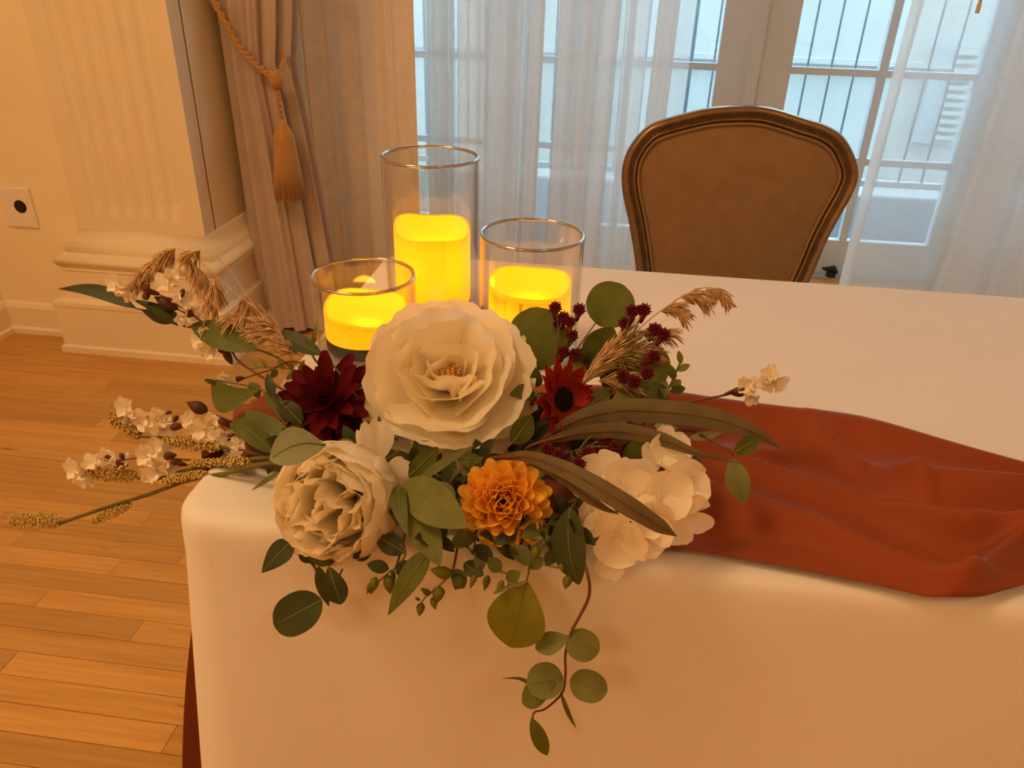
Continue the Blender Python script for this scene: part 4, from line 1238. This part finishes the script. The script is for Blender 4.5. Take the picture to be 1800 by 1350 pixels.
sprig('leaf_sprig', 'low green leaf sprig between the red daisy and the longest strap leaf', 'leaf sprig',
      [(1030, 750, .09), (1070, 720, .11), (1130, 700, .13)],
      [((1030, 715, .115), (1072, 688, .135), 36, 'oval', 'sage', .2), ((1075, 725, .11), (1120, 680, .14), 34, 'oval', 'sage', -.2), ((1130, 715, .12), (1165, 668, .15), 30, 'drop', 'sage', .5),
       ((1100, 725, .11), (1125, 700, .125), 22, 'oval', 'dark'), ((1010, 735, .1), (1045, 745, .09), 26, 'oval', 'dark')], root=(.40, .1, .77), group=GL)
sprig('eucalyptus_sprig', 'eucalyptus sprig reaching over the rust runner at the right', 'leaf sprig',
      [(1130, 800, .06), (1200, 757, .07), (1250, 775, .05), (1284, 795, .035), (1288, 800, .03)],
      [((1210, 770, .06), (1273, 760, .06), 16, 'lance', 'pale', .3), ((1290, 795, .035), (1336, 768, .045), 34, 'oval', 'green', .4), ((1288, 806, .03), (1308, 886, .01), 42, 'oval', 'sage', .1),
       ((1215, 800, .05), (1222, 840, .03), 30, 'oval', 'dark'), ((1150, 748, .09), (1192, 752, .085), 14, 'lance', 'pale'), ((1170, 795, .06), (1190, 755, .075), 30, 'oval', 'green')], 'stemr', root=(.43, .07, .77), group=GL)
sprig('leaf_sprig', 'dark leaf sprig between the hydrangea and the lower burgundy buds', 'leaf sprig',
      [(1060, 840, .02), (1090, 815, .03), (1120, 800, .04)],
      [((1080, 835, .02), (1118, 815, .03), 34, 'oval', 'dark'), ((1095, 800, .04), (1140, 780, .05), 30, 'oval', 'green'), ((1125, 815, .03), (1160, 790, .045), 26, 'oval', 'dark'),
       ((1215, 860, .02), (1214, 815, .03), 40, 'oval', 'dark'), ((1000, 830, .0), (1035, 805, .03), 26, 'oval', 'dark')], root=(.42, .06, .77), group=GL)
sprig('leaf_sprig', 'leaf sprig in the shade under the big peony', 'leaf sprig',
      [(780, 840, .02), (740, 810, .04), (700, 790, .05)],
      [((720, 800, .04), (762, 778, .05), 28, 'oval', 'green'), ((700, 795, .04), (672, 812, .03), 30, 'oval', 'green'), ((800, 800, .04), (850, 805, .02), 30, 'oval', 'sage', .5),
       ((780, 850, .0), (800, 810, .02), 24, 'oval', 'dark'), ((900, 780, .06), (935, 730, .08), 42, 'oval', 'green', .3), ((940, 790, .05), (975, 815, .02), 26, 'oval', 'dark')], root=(.28, .08, .77), group=GL)

# ---------------------------------------------------------------- bud sprigs hanging at the front edge
def bud_vf(c, d, L, w):
    d = Vector(d).normalized(); a = d.orthogonal().normalized(); b = d.cross(a)
    V = []; n = 7; pr = [(0, .25), (.15, .8), (.38, 1.0), (.62, .78), (.85, .35), (1.0, .03)]
    for (s, r) in pr:
        for j in range(n):
            t = 2 * PI * j / n
            V.append(c + d * (L * s) + (a * math.cos(t) + b * math.sin(t)) * (w / 2 * r))
    return V, grid_faces(len(pr), n, 0, True)
def bud_sprig(label, stem, buds, leaves, root):
    th = sprig('bud_sprig', label, 'leaf sprig', stem, leaves, 'stem', .0011, 'hanging bud sprigs', root)
    for (u, v, y_, du, dv, ln, w, mm) in buds:
        c_ = Y(u, v, y_); e = Y(u + du, v + dv, y_ - .004)
        part(th, 'bud', bud_vf(c_, e - c_, ln * mpp(c_), w * mpp(c_)), M[mm])
bud_sprig('hanging sprig of small green buds left of the olive pointed leaf', [(700, 985, -.07), (685, 1005, -.08), (668, 1020, -.085), (656, 1035, -.09)],
    [(682, 1012, -.082, 4, 30, 36, 22, 'lime'), (660, 1015, -.085, -6, 22, 34, 18, 'lime'), (655, 1024, -.088, -10, 20, 24, 13, 'green'), (690, 1002, -.08, 2, 20, 26, 10, 'dark')],
    [((684, 1000, -.08), (645, 992, -.085), 24, 'oval', 'dark'), ((698, 990, -.078), (718, 1012, -.08), 26, 'oval', 'dark')], (.23, .02, .77))
bud_sprig('hanging sprig of small yellow green buds right of the olive pointed leaf', [(800, 985, -.065), (790, 1010, -.08), (772, 1030, -.086), (750, 1048, -.09), (740, 1060, -.092)],
    [(772, 1032, -.086, -4, 30, 32, 24, 'lime'), (760, 1050, -.088, 4, 16, 22, 14, 'lime'), (741, 1060, -.092, -4, 22, 26, 16, 'lime'), (756, 1045, -.09, -18, -12, 26, 12, 'green'), (795, 1010, -.08, -34, -8, 42, 24, 'lime'), (738, 1055, -.092, -12, -6, 14, 6, 'green')],
    [((800, 1000, -.075), (815, 1035, -.085), 28, 'oval', 'green'), ((815, 990, -.07), (850, 1012, -.08), 30, 'oval', 'dark')], (.28, .02, .77))
bud_sprig('hanging sprig of small yellow buds below the amber dahlia', [(850, 970, -.055), (870, 1000, -.075), (892, 1010, -.08), (893, 1035, -.085)],
    [(836, 1010, -.08, -8, 20, 28, 12, 'lime'), (858, 1012, -.08, -6, 24, 30, 14, 'green'), (884, 1020, -.083, -10, 22, 28, 12, 'lime'), (812, 1012, -.08, -12, 24, 30, 30, 'green')],
    [((880, 1005, -.08), (858, 980, -.075), 26, 'oval', 'green'), ((890, 1020, -.082), (915, 1005, -.08), 24, 'oval', 'green'), ((893, 1030, -.085), (866, 1044, -.09), 10, 'lance', 'sage'),
     ((893, 1030, -.085), (930, 1022, -.088), 9, 'lance', 'sage'), ((850, 1000, -.075), (835, 975, -.07), 20, 'oval', 'sage')], (.31, .02, .77))
bud_sprig('hanging sprig of small yellow buds left of the dark hanging leaf', [(960, 930, -.05), (952, 960, -.07), (930, 985, -.078), (990, 1000, -.08)],
    [(945, 960, -.072, -8, 26, 32, 18, 'lime'), (1000, 1012, -.082, -6, 20, 26, 18, 'lime'), (985, 990, -.08, 6, 18, 20, 10, 'lime')],
    [((955, 945, -.065), (932, 950, -.065), 10, 'lance', 'sage'), ((955, 945, -.065), (980, 952, -.065), 12, 'lance', 'sage'), ((955, 980, -.075), (930, 1000, -.08), 22, 'oval', 'green'), ((975, 965, -.07), (960, 995, -.08), 24, 'oval', 'dark')], (.34, .02, .77))

# dense filler sprigs inside the arrangement
lm = []
for k in range(3):
    vf = leaf_vf((0, 0, 0), (0, 1, 0), 0.55, 'oval', 0, .1, .15, 8, 5)
    # rebuild in a plain local frame: along +Y, facing +Z
    V = []
    for i in range(8):
        s = i / 7; ww = PROF['oval'](min(max(s, .004), .996)) * (.24 + .05 * k)
        for j in range(5):
            t = j / 4 * 2 - 1
            V.append((t * ww, s, .10 * math.sin(PI * s) + .14 * abs(t) * ww))
    me = bpy.data.meshes.new('filler_leaf'); me.from_pydata(V, [], grid_faces(8, 5))
    me.polygons.foreach_set('use_smooth', [True] * len(me.polygons))
    me.materials.append(M[('deep', 'dark', 'green')[k]]); lm.append(me)
def filler(base, tip, nleaf, size, label, group):
    base = Vector(base); tip = Vector(tip)
    mid = (base + tip) / 2 + Vector((0, 0, .015))
    c = spline([base, mid, tip], 6)
    th = empty('filler_sprig', base, label, 'leaf sprig', group)
    part(th, 'stem', tube(c, [.0014, .0007], 5), M['stem'])
    k = len(c) - 1
    for i in range(nleaf):
        f = (i + 1) / nleaf * k; a = min(int(f), k - 1)
        p_ = c[a].lerp(c[a + 1], f - a)
        d = (c[a + 1] - c[a]).normalized()
        out_ = d.orthogonal().normalized(); out_ = Matrix.Rotation(i * 2.4 + rng.uniform(-.3, .3), 3, d) @ out_
        g = (d * .55 + out_ * .8 + Vector((0, 0, .25))).normalized()
        if p_.z + g.z * size < .768 and p_.y > -.02: g.z = abs(g.z); g.normalize()
        up_ = Vector((0, -.4, 1)); nn = (up_ - g * up_.dot(g)).normalized(); sx = g.cross(nn)
        s_ = size * rng.uniform(.75, 1.15)
        inst(th, 'leaf', lm[rng.choice((0, 0, 1, 2))], Matrix.Translation(p_) @ Matrix((sx, g, nn)).transposed().to_4x4() @ Matrix.Scale(s_, 4))
flab = 'small dark leafy sprig packed beneath the flower heads'
spots = []
for i in range(26):
    a = i * 2.39996; r = math.sqrt((i + .5) / 26)
    x = .285 + .165 * r * math.cos(a); y_ = .095 + .085 * r * math.sin(a)
    d = Vector((math.cos(a), math.sin(a) * .8, 0))
    spots.append(((x, y_, .768), (x + d.x * .05, y_ + d.y * .04, .768 + .016 + .020 * (1 - r))))
for b_, t_ in spots:
    filler(b_, t_, 9, .030, flab, 'filler sprigs beneath the flowers')
for (u, v, y0_, y1_, lab) in (
        (760, 960, -.02, -.07, 'small green sprig under the broad pale leaves at the cloth edge'),
        (830, 975, -.02, -.075, 'small green sprig spilling over the cloth edge at the lower left of the amber dahlia'),
        (870, 955, -.02, -.06, 'small green sprig tucked against the underside of the amber dahlia'),
        (900, 975, -.02, -.08, 'small green sprig just above the large rounded yellow green leaf'),
        (960, 960, -.02, -.07, 'small green sprig at the lower right of the amber dahlia'),
        (1000, 940, -.01, -.06, 'small green sprig behind the dark hanging leaf')):
    t_ = Y(u, v, y1_); filler((t_.x, y0_ + .03, .769), t_, 8, .026, lab, 'sprigs spilling over the near edge')
sprig('leaf_sprig', 'fine yellow green sprig between the willow branch and the burgundy flower', 'leaf sprig',
      [(560, 690, .13), (520, 652, .15), (470, 646, .16), (440, 648, .165)],
      [((520, 652, .15), (503, 668, .15), 10, 'oval', 'lime'), ((510, 650, .15), (520, 672, .145), 10, 'oval', 'lime'), ((500, 650, .155), (488, 630, .16), 9, 'oval', 'lime'),
       ((486, 648, .157), (478, 664, .155), 13, 'oval', 'sage'), ((470, 646, .16), (456, 630, .165), 8, 'oval', 'lime'), ((456, 647, .162), (440, 634, .168), 7, 'oval', 'lime'),
       ((524, 655, .15), (535, 632, .155), 9, 'oval', 'lime'), ((515, 652, .15), (510, 634, .155), 8, 'oval', 'lime'), ((528, 660, .148), (512, 680, .142), 12, 'oval', 'sage')], 'stem', .001, root=(.18, .12, .77), group=GL)

# ---------------------------------------------------------------- burgundy button buds
def spiky_mesh():
    vfs = []
    for i in range(46):
        z = 1 - (i + .5) / 46 * 1.75
        r = math.sqrt(max(0, 1 - z * z)); a = i * 2.39996
        d = Vector((r * math.cos(a), r * math.sin(a), z))
        vfs.append(tube([d * .35, d * .8, d * (1.0 + .12 * (i % 3))], [.16, .17, .06], 5))
    V, Fq = join(*vfs)
    me = bpy.data.meshes.new('button_bud'); me.from_pydata([tuple(v) for v in V], [], Fq)
    me.materials.append(M['berry']); me.update()
    return me
SP = spiky_mesh()
def button_sprig(label, root, fork, heads, stem_m='stem'):
    base = Vector(root)
    th = empty('button_bud_sprig', base, label, 'flower sprig', 'burgundy button bud sprigs')
    fk = Y(*fork)
    part(th, 'stem', tube(spline([base, base.lerp(fk, .5) + Vector((0, 0, .01)), fk], 6), [.0017, .0013], 6), M[stem_m])
    for (u, v, y_, rp) in heads:
        c_ = Y(u, v, y_); d = (c_ - fk).normalized()
        mid = fk.lerp(c_, .5) + Vector((rng.uniform(-.006, .006), 0, .004))
        br_ = part(th, 'branch', tube(spline([fk, mid, c_], 5), [.0010, .0008], 5), M[stem_m])
        up_ = (d + Vector((0, 0, 1.2))).normalized(); A_, X_, Y_ = frame(up_)
        sz = rp * mpp(c_)
        inst(th, 'flower_head', SP, Matrix.Translation(c_) @ Matrix((X_, Y_, A_)).transposed().to_4x4() @ Matrix.Scale(sz, 4), br_)
        part(th, 'calyx', tube([c_ - up_ * sz * 2.0, c_ - up_ * sz * .5], [sz * .22, sz * .62], 7), M['berry'], under=br_)
button_sprig('burgundy button buds standing in front of the large dark round leaf', (.345, .16, .77), (978, 640, .17),
    [(976, 541, .20, 11), (990, 558, .195, 11), (1002, 566, .19, 10), (1018, 544, .20, 11), (1005, 590, .185, 11), (990, 618, .17, 11), (1011, 624, .17, 12), (980, 570, .20, 8)])
button_sprig('burgundy button buds on branching stems above the longest strap leaf', (.40, .13, .77), (1096, 628, .15),
    [(1112, 547, .18, 12), (1132, 545, .18, 12), (1098, 568, .175, 11), (1151, 579, .165, 12), (1166, 588, .16, 12), (1149, 627, .145, 12), (1137, 655, .13, 12), (1095, 661, .125, 12), (1115, 671, .12, 12)])
button_sprig('burgundy button buds low between the amber dahlia and the hydrangea', (.40, .07, .77), (1010, 800, .03),
    [(1061, 754, .045, 12), (1062, 774, .04, 13), (1082, 786, .03, 12), (982, 800, .01, 13), (962, 790, .02, 12), (1033, 797, .01, 13), (1018, 815, .0, 12)])

# ---------------------------------------------------------------- small cream blossoms with brown calyxes
def blossom_mesh(seed):
    r = random.Random(seed); V = []; Fq = []
    for i in range(5):
        az = i * 2 * PI / 5 + r.uniform(-.25, .25); tl = math.radians(r.uniform(28, 70))
        pm = petal_matrix(Vector((0, 0, 0)), Vector((0, 0, 1)), az, tl, 1.0, r.uniform(-.4, .4))
        k = len(V)
        for a in range(6):
            s = a / 5
            for b in range(6):
                t = b / 5 * 2 - 1
                w = .42 * (.25 + .75 * math.sin(PI / 2 * min(1, s / .7))) * (1 - .3 * max(0, s - .7) / .3)
                V.append(pm @ Vector((t * w, s * (1 - .22 * t * t * s), .18 * t * t + .12 * s * math.sin(4 * t + i) + .08 * s * s * math.sin(9 * t + 2 * i))))
        Fq += grid_faces(6, 6, k)
    me = bpy.data.meshes.new('blossom'); me.from_pydata([tuple(v) for v in V], [], Fq)
    me.polygons.foreach_set('use_smooth', [True] * len(me.polygons))
    me.materials.append(M['blossom']); me.update()
    return me
BL = [blossom_mesh(s) for s in range(700, 705)]
def blossom_sprig(label, stem, flowers, calyx, pods=(), root=None, r=.0012):
    """flowers: (u, v, y, size px, dir u, dir v); calyx: (u, v, y, du, dv, w px)"""
    pts = [Y(*q) for q in stem]
    if root: pts = [Vector(root)] + pts
    th = empty('blossom_sprig', pts[0], label, 'flower sprig', 'cream blossom sprigs')
    part(th, 'stem', tube(spline(pts, 7), [r * 1.3, r * .6], 6), M['stemr'])
    for k, (u, v, y_, sp, du, dv) in enumerate(flowers):
        c_ = Y(u, v, y_); e = Y(u + du, v + dv, y_ - .02)
        A_, X_, Y_ = frame(e - c_)
        inst(th, 'blossom', BL[k % 5], Matrix.Translation(c_) @ Matrix((X_, Y_, A_)).transposed().to_4x4() @ Matrix.Rotation(k * 1.3, 4, 'Z') @ Matrix.Scale(sp * .82 * mpp(c_), 4))
    for (u, v, y_, du, dv, w) in calyx:
        c_ = Y(u, v, y_); e = Y(u + du, v + dv, y_ - .004); m_ = mpp(c_)
        part(th, 'calyx', tube(spline([c_, c_.lerp(e, .5), e], 4), [w * m_ * q_ for q_ in (.10, .16, .24, .30, .34, .36, .36, .33, .2)], 8), M['calyx'])
    for (u, v, y_, su, sv, Lp, wp_) in pods:
        c_ = Y(u, v, y_); s_ = Y(su, sv, y_ - .003); d = (c_ - s_).normalized(); m_ = mpp(c_)
        st_ = part(th, 'pod_stalk', tube([s_, c_], .0010, 5), M['stemr'])
        part(th, 'seed_pod', bud_vf(c_ - d * 2 * m_, d, Lp * m_, wp_ * m_), M['pod'])
    return th
blossom_sprig('cream blossom sprig with brown seed pod at the top left, under the dried grass plume',
    [(440, 650, .19), (405, 615, .21), (360, 570, .225), (325, 545, .235), (285, 520, .245), (245, 505, .25)],
    [(212, 500, .255, 34, -30, -14), (226, 508, .252, 30, -20, 20), (292, 504, .245, 34, -6, -30), (300, 490, .247, 28, 10, -30), (318, 528, .238, 30, 20, -8), (334, 545, .234, 30, 10, 10),
     (322, 556, .236, 24, -10, 20), (360, 600, .222, 32, -20, -8), (378, 612, .218, 34, -24, 10), (366, 590, .222, 24, -14, -16)],
    [(280, 518, .246, -28, -14, 22), (318, 525, .238, 4, -16, 12), (342, 555, .232, -16, -4, 20), (408, 640, .21, -12, -22, 20), (395, 622, .214, -10, -10, 14), (262, 510, .248, -8, 16, 18)],
    [(310, 542, .245, 348, 562, 46, 25)], root=(.15, .12, .77))
blossom_sprig('lone cream bud with a brown calyx left of the burgundy flower', [(535, 642, .14), (470, 652, .14), (430, 665, .14), (416, 672, .14)],
    [(408, 668, .14, 30, -30, 2), (398, 672, .14, 26, -30, 8)], [(430, 664, .14, -16, 2, 14)], root=(.16, .12, .77))
blossom_sprig('cream blossom sprig with brown seed pod in the middle left', [(470, 800, .06), (420, 768, .08), (370, 752, .09), (310, 745, .095), (270, 735, .10), (240, 725, .105)],
    [(226, 718, .107, 34, -24, -14), (238, 732, .105, 34, -10, 16), (258, 735, .103, 34, -14, 10), (278, 735, .10, 30, 0, -18), (292, 748, .098, 36, -8, 20), (288, 738, .098, 26, 6, -18), (335, 740, .095, 28, -14, -12),
     (358, 755, .09, 36, -12, 10), (372, 742, .09, 28, 6, -16), (396, 762, .085, 34, -8, 12), (405, 775, .08, 28, 12, 6), (440, 755, .08, 24, -10, -18), (410, 790, .075, 26, 14, 6), (336, 768, .09, 20, 0, 10)],
    [(322, 750, .095, -22, 0, 20), (408, 750, .084, -24, -12, 18), (305, 742, .098, 6, -10, 12), (415, 772, .08, -14, -6, 20), (412, 780, .078, -16, 4, 16), (290, 728, .1, 10, -4, 10)],
    [(362, 722, .10, 408, 742, 40, 24)], root=(.14, .07, .77))
blossom_sprig('cream blossom sprig reaching lowest to the left', [(470, 822, .04), (400, 812, .055), (330, 808, .065), (240, 806, .075), (180, 815, .085)],
    [(140, 822, .092, 34, -30, 0), (150, 835, .09, 30, -14, 22), (165, 815, .09, 28, -10, -18), (190, 805, .085, 30, -8, -14), (208, 812, .083, 28, 6, -14), (262, 800, .076, 34, -20, -4), (275, 792, .075, 34, -8, -22), (286, 800, .074, 28, 10, -14),
     (275, 825, .072, 38, -18, 10), (298, 820, .07, 32, 14, 6), (425, 834, .05, 30, -8, 14), (418, 800, .055, 24, -8, -12), (415, 783, .06, 22, 10, -14)],
    [(225, 818, .08, -24, 0, 16), (310, 800, .068, -22, 2, 20), (322, 814, .066, -22, -4, 18), (200, 806, .085, -16, -2, 14), (218, 808, .082, -6, -10, 12), (330, 818, .065, -18, -4, 12)], root=(.13, .05, .77))
blossom_sprig('two cream blossoms on a thin stem at the right above the rust runner', [(1110, 740, .12), (1205, 709, .135), (1262, 697, .14), (1300, 688, .14), (1340, 676, .14), (1360, 668, .14)],
    [(1312, 682, .14, 30, -4, -24), (1318, 692, .138, 28, 10, 20), (1326, 676, .14, 22, 16, -8), (1356, 664, .14, 34, -8, -20), (1364, 670, .139, 30, 18, 10), (1352, 672, .139, 24, -10, 14)],
    [(1268, 696, .14, 22, -10, 8), (1282, 690, .14, 28, -2, 26)], root=(.42, .11, .77))
blossom_sprig('small cream blossom half hidden under the longest strap leaf', [(1040, 790, .06), (1070, 755, .075)], [(1085, 744, .078, 26, 14, -4)], [(1070, 752, .076, 10, -4, 10)], root=(.41, .08, .77))

# ---------------------------------------------------------------- gold seed spikes
def seeds_vf(path, r, n):
    c = spline(path, 10); k = len(c) - 1
    vfs = [tube(c, .0008, 5)]
    octv = [(1, 0, 0), (-1, 0, 0), (0, 1, 0), (0, -1, 0), (0, 0, 1), (0, 0, -1)]
    octf = [(0, 2, 4), (2, 1, 4), (1, 3, 4), (3, 0, 4), (2, 0, 5), (1, 2, 5), (3, 1, 5), (0, 3, 5)]
    for i in range(n):
        f = (i + .5) / n * k; a = min(int(f), k - 1); q = c[a].lerp(c[a + 1], f - a)
        d = (c[a + 1] - c[a]).normalized(); o = Matrix.Rotation(i * 2.4, 3, d) @ d.orthogonal().normalized()
        s = i / n; env = min(1, .45 + 4 * s * (1 - s))
        rr = r * env * rng.uniform(.35, 1.0)
        ctr = q + o * rr + d * rng.uniform(-.001, .001)
        br = .00165 * rng.uniform(.7, 1.25)
        vfs.append(([ctr + Vector(v) * br for v in octv], octf))
    return join(*vfs)
def seed_spike(label, stem, spikes, root, stem_m='stem', r=.0022):
    pts = [Vector(root)] + [Y(*q) for q in stem]
    th = empty('gold_seed_stem', pts[0], label, 'seed stem', 'gold seed stems')
    part(th, 'stem', tube(spline(pts, 8), [r, r * .8], 7), M[stem_m])
    for (path, rp, n) in spikes:
        P = [Y(*q) for q in path]
        part(th, 'seed_spike', seeds_vf(P, rp * mpp(P[0]), n), M['gold'], True, 'stuff')
seed_spike('gold seed stem under the middle cream blossoms', [(460, 800, .05), (390, 786, .065), (310, 771, .08), (255, 768, .09), (243, 768, .092)],
    [([(246, 768, .092), (220, 748, .094), (191, 728, .096)], 13, 260), ([(388, 786, .066), (340, 782, .072), (288, 772, .082)], 11, 280)], (.15, .05, .77), r=.0015)
seed_spike('gold seed stem with a wrapped curl below the cream blossoms', [(480, 806, .035), (400, 816, .05), (330, 826, .062), (285, 840, .07), (250, 842, .075), (236, 836, .078)],
    [([(238, 836, .078), (195, 834, .083), (150, 828, .087)], 13, 340), ([(430, 808, .045), (385, 812, .052), (334, 814, .06)], 8, 260)], (.15, .045, .77))
seed_spike('longest gold seed stem ending nearest the left picture border', [(490, 815, .02), (400, 832, .035), (330, 845, .05), (265, 868, .065), (200, 888, .08), (140, 908, .095), (106, 920, .105)],
    [([(104, 918, .105), (62, 915, .112), (16, 916, .12)], 15, 420), ([(228, 886, .074), (195, 902, .08), (161, 918, .085)], 9, 200), ([(364, 832, .042), (325, 838, .05), (286, 848, .056)], 9, 240), ([(440, 815, .035), (420, 815, .04), (408, 812, .043)], 12, 100)], (.16, .03, .77), 'stem', .0026)

# ---------------------------------------------------------------- dried grasses
def plume_vf(path, L, n, droop, spread, thick=.00075, fwd=.55):
    n = int(n * 2.4)
    c = spline(path, 10); k = len(c) - 1
    vfs = []
    for i in range(n):
        f = rng.random() * k; a = min(int(f), k - 1); q = c[a].lerp(c[a + 1], f - a)
        d = (c[a + 1] - c[a]).normalized()
        o = Matrix.Rotation(rng.uniform(0, 6.28), 3, d) @ d.orthogonal().normalized()
        v = (d * fwd + o * (spread + .22) + droop * rng.uniform(.5, 1.2)).normalized() * L * rng.uniform(.55, 1.3)
        e = q + v; mid = q + v * .55 + Vector((0, 0, .12 * v.length))
        vfs.append(tube([q, mid, mid.lerp(e, .6), e], [thick * .5, thick, thick * 1.1, thick * .15], 3, False))
    return join(*vfs)
def grass(label, stem, plumes, root, r=.0008):
    pts = [Vector(root)] + [Y(*q) for q in stem]
    th = empty('dried_grass', pts[0], label, 'dried grass', 'dried grass stems')
    part(th, 'stem', tube(spline(pts, 8), [r * 1.2, r * .6], 5), M['grass'])
    for (path, Lp, n, dr, sp) in plumes:
        P = [Y(*q) for q in path]
        part(th, 'plume', plume_vf(P, Lp * mpp(P[0]), n, Vector(dr), sp), M['grass'], True, 'stuff')
grass('arching dried grass plume drooping over the top left blossoms', [(530, 650, .17), (490, 590, .20), (440, 528, .225), (400, 470, .245), (363, 441, .255)],
    [([(430, 520, .23), (440, 545, .225), (420, 560, .222)], 40, 70, (-.6, 0, -.5), .4), ([(375, 485, .245), (380, 505, .24), (372, 530, .236)], 42, 90, (-.3, 0, -1.0), .3),
     ([(345, 468, .25), (362, 500, .243)], 36, 50, (-.4, 0, -.9), .3), ([(352, 440, .256), (330, 448, .256), (340, 470, .25)], 32, 60, (-.1, 0, -.9), .4),
     ([(308, 436, .26), (285, 455, .262), (262, 475, .265)], 40, 120, (-.4, 0, -.9), .35), ([(300, 445, .26), (275, 470, .262), (240, 498, .266)], 36, 130, (-.6, 0, -.9), .3)], (.16, .14, .77))
pl_arch = [o for o in col.objects if o.name.startswith('dried_grass')][-1]
part(pl_arch, 'stem', tube(spline([Y(455, 545, .22), Y(420, 520, .23), Y(385, 490, .242), Y(345, 455, .252), Y(308, 438, .26), Y(265, 475, .265), Y(232, 512, .268)], 7), [.0008, .0004], 5), M['grass'])
grass('short dried grass tuft behind the burgundy flower', [(535, 640, .155), (490, 590, .18), (455, 565, .195)],
    [([(525, 625, .16), (490, 600, .178), (460, 585, .19)], 40, 120, (-.5, 0, .15), .35), ([(500, 590, .18), (470, 565, .19)], 30, 40, (-.5, 0, .3), .4)], (.17, .14, .77))
grass('feathery dried grass bent over the white table top at the right', [(1010, 690, .14), (1060, 630, .17), (1110, 590, .19), (1150, 555, .205), (1195, 524, .22), (1235, 506, .225), (1262, 508, .225)],
    [([(1240, 507, .225), (1262, 512, .225), (1274, 525, .22)], 26, 60, (.4, 0, -.9), .35), ([(1195, 522, .22), (1215, 518, .222), (1232, 528, .218)], 30, 60, (.6, 0, -.5), .35), ([(1160, 548, .208), (1180, 542, .21), (1195, 552, .205)], 30, 55, (.6, 0, -.4), .35),
     ([(1120, 585, .19), (1150, 590, .185), (1175, 590, .182)], 30, 50, (.8, 0, -.2), .4)], (.39, .15, .77))
grass('thick dried grass bundle leaning over the upper burgundy buds', [(1010, 690, .13), (1045, 655, .15), (1080, 620, .17), (1110, 598, .18)],
    [([(1018, 682, .135), (1050, 648, .15), (1085, 612, .168)], 60, 160, (.5, .1, .5), .12), ([(1060, 645, .15), (1100, 625, .16), (1130, 620, .165)], 45, 80, (.8, 0, .0), .3), ([(1050, 670, .135), (1090, 675, .13)], 45, 50, (.8, 0, .1), .25)], (.37, .13, .77))
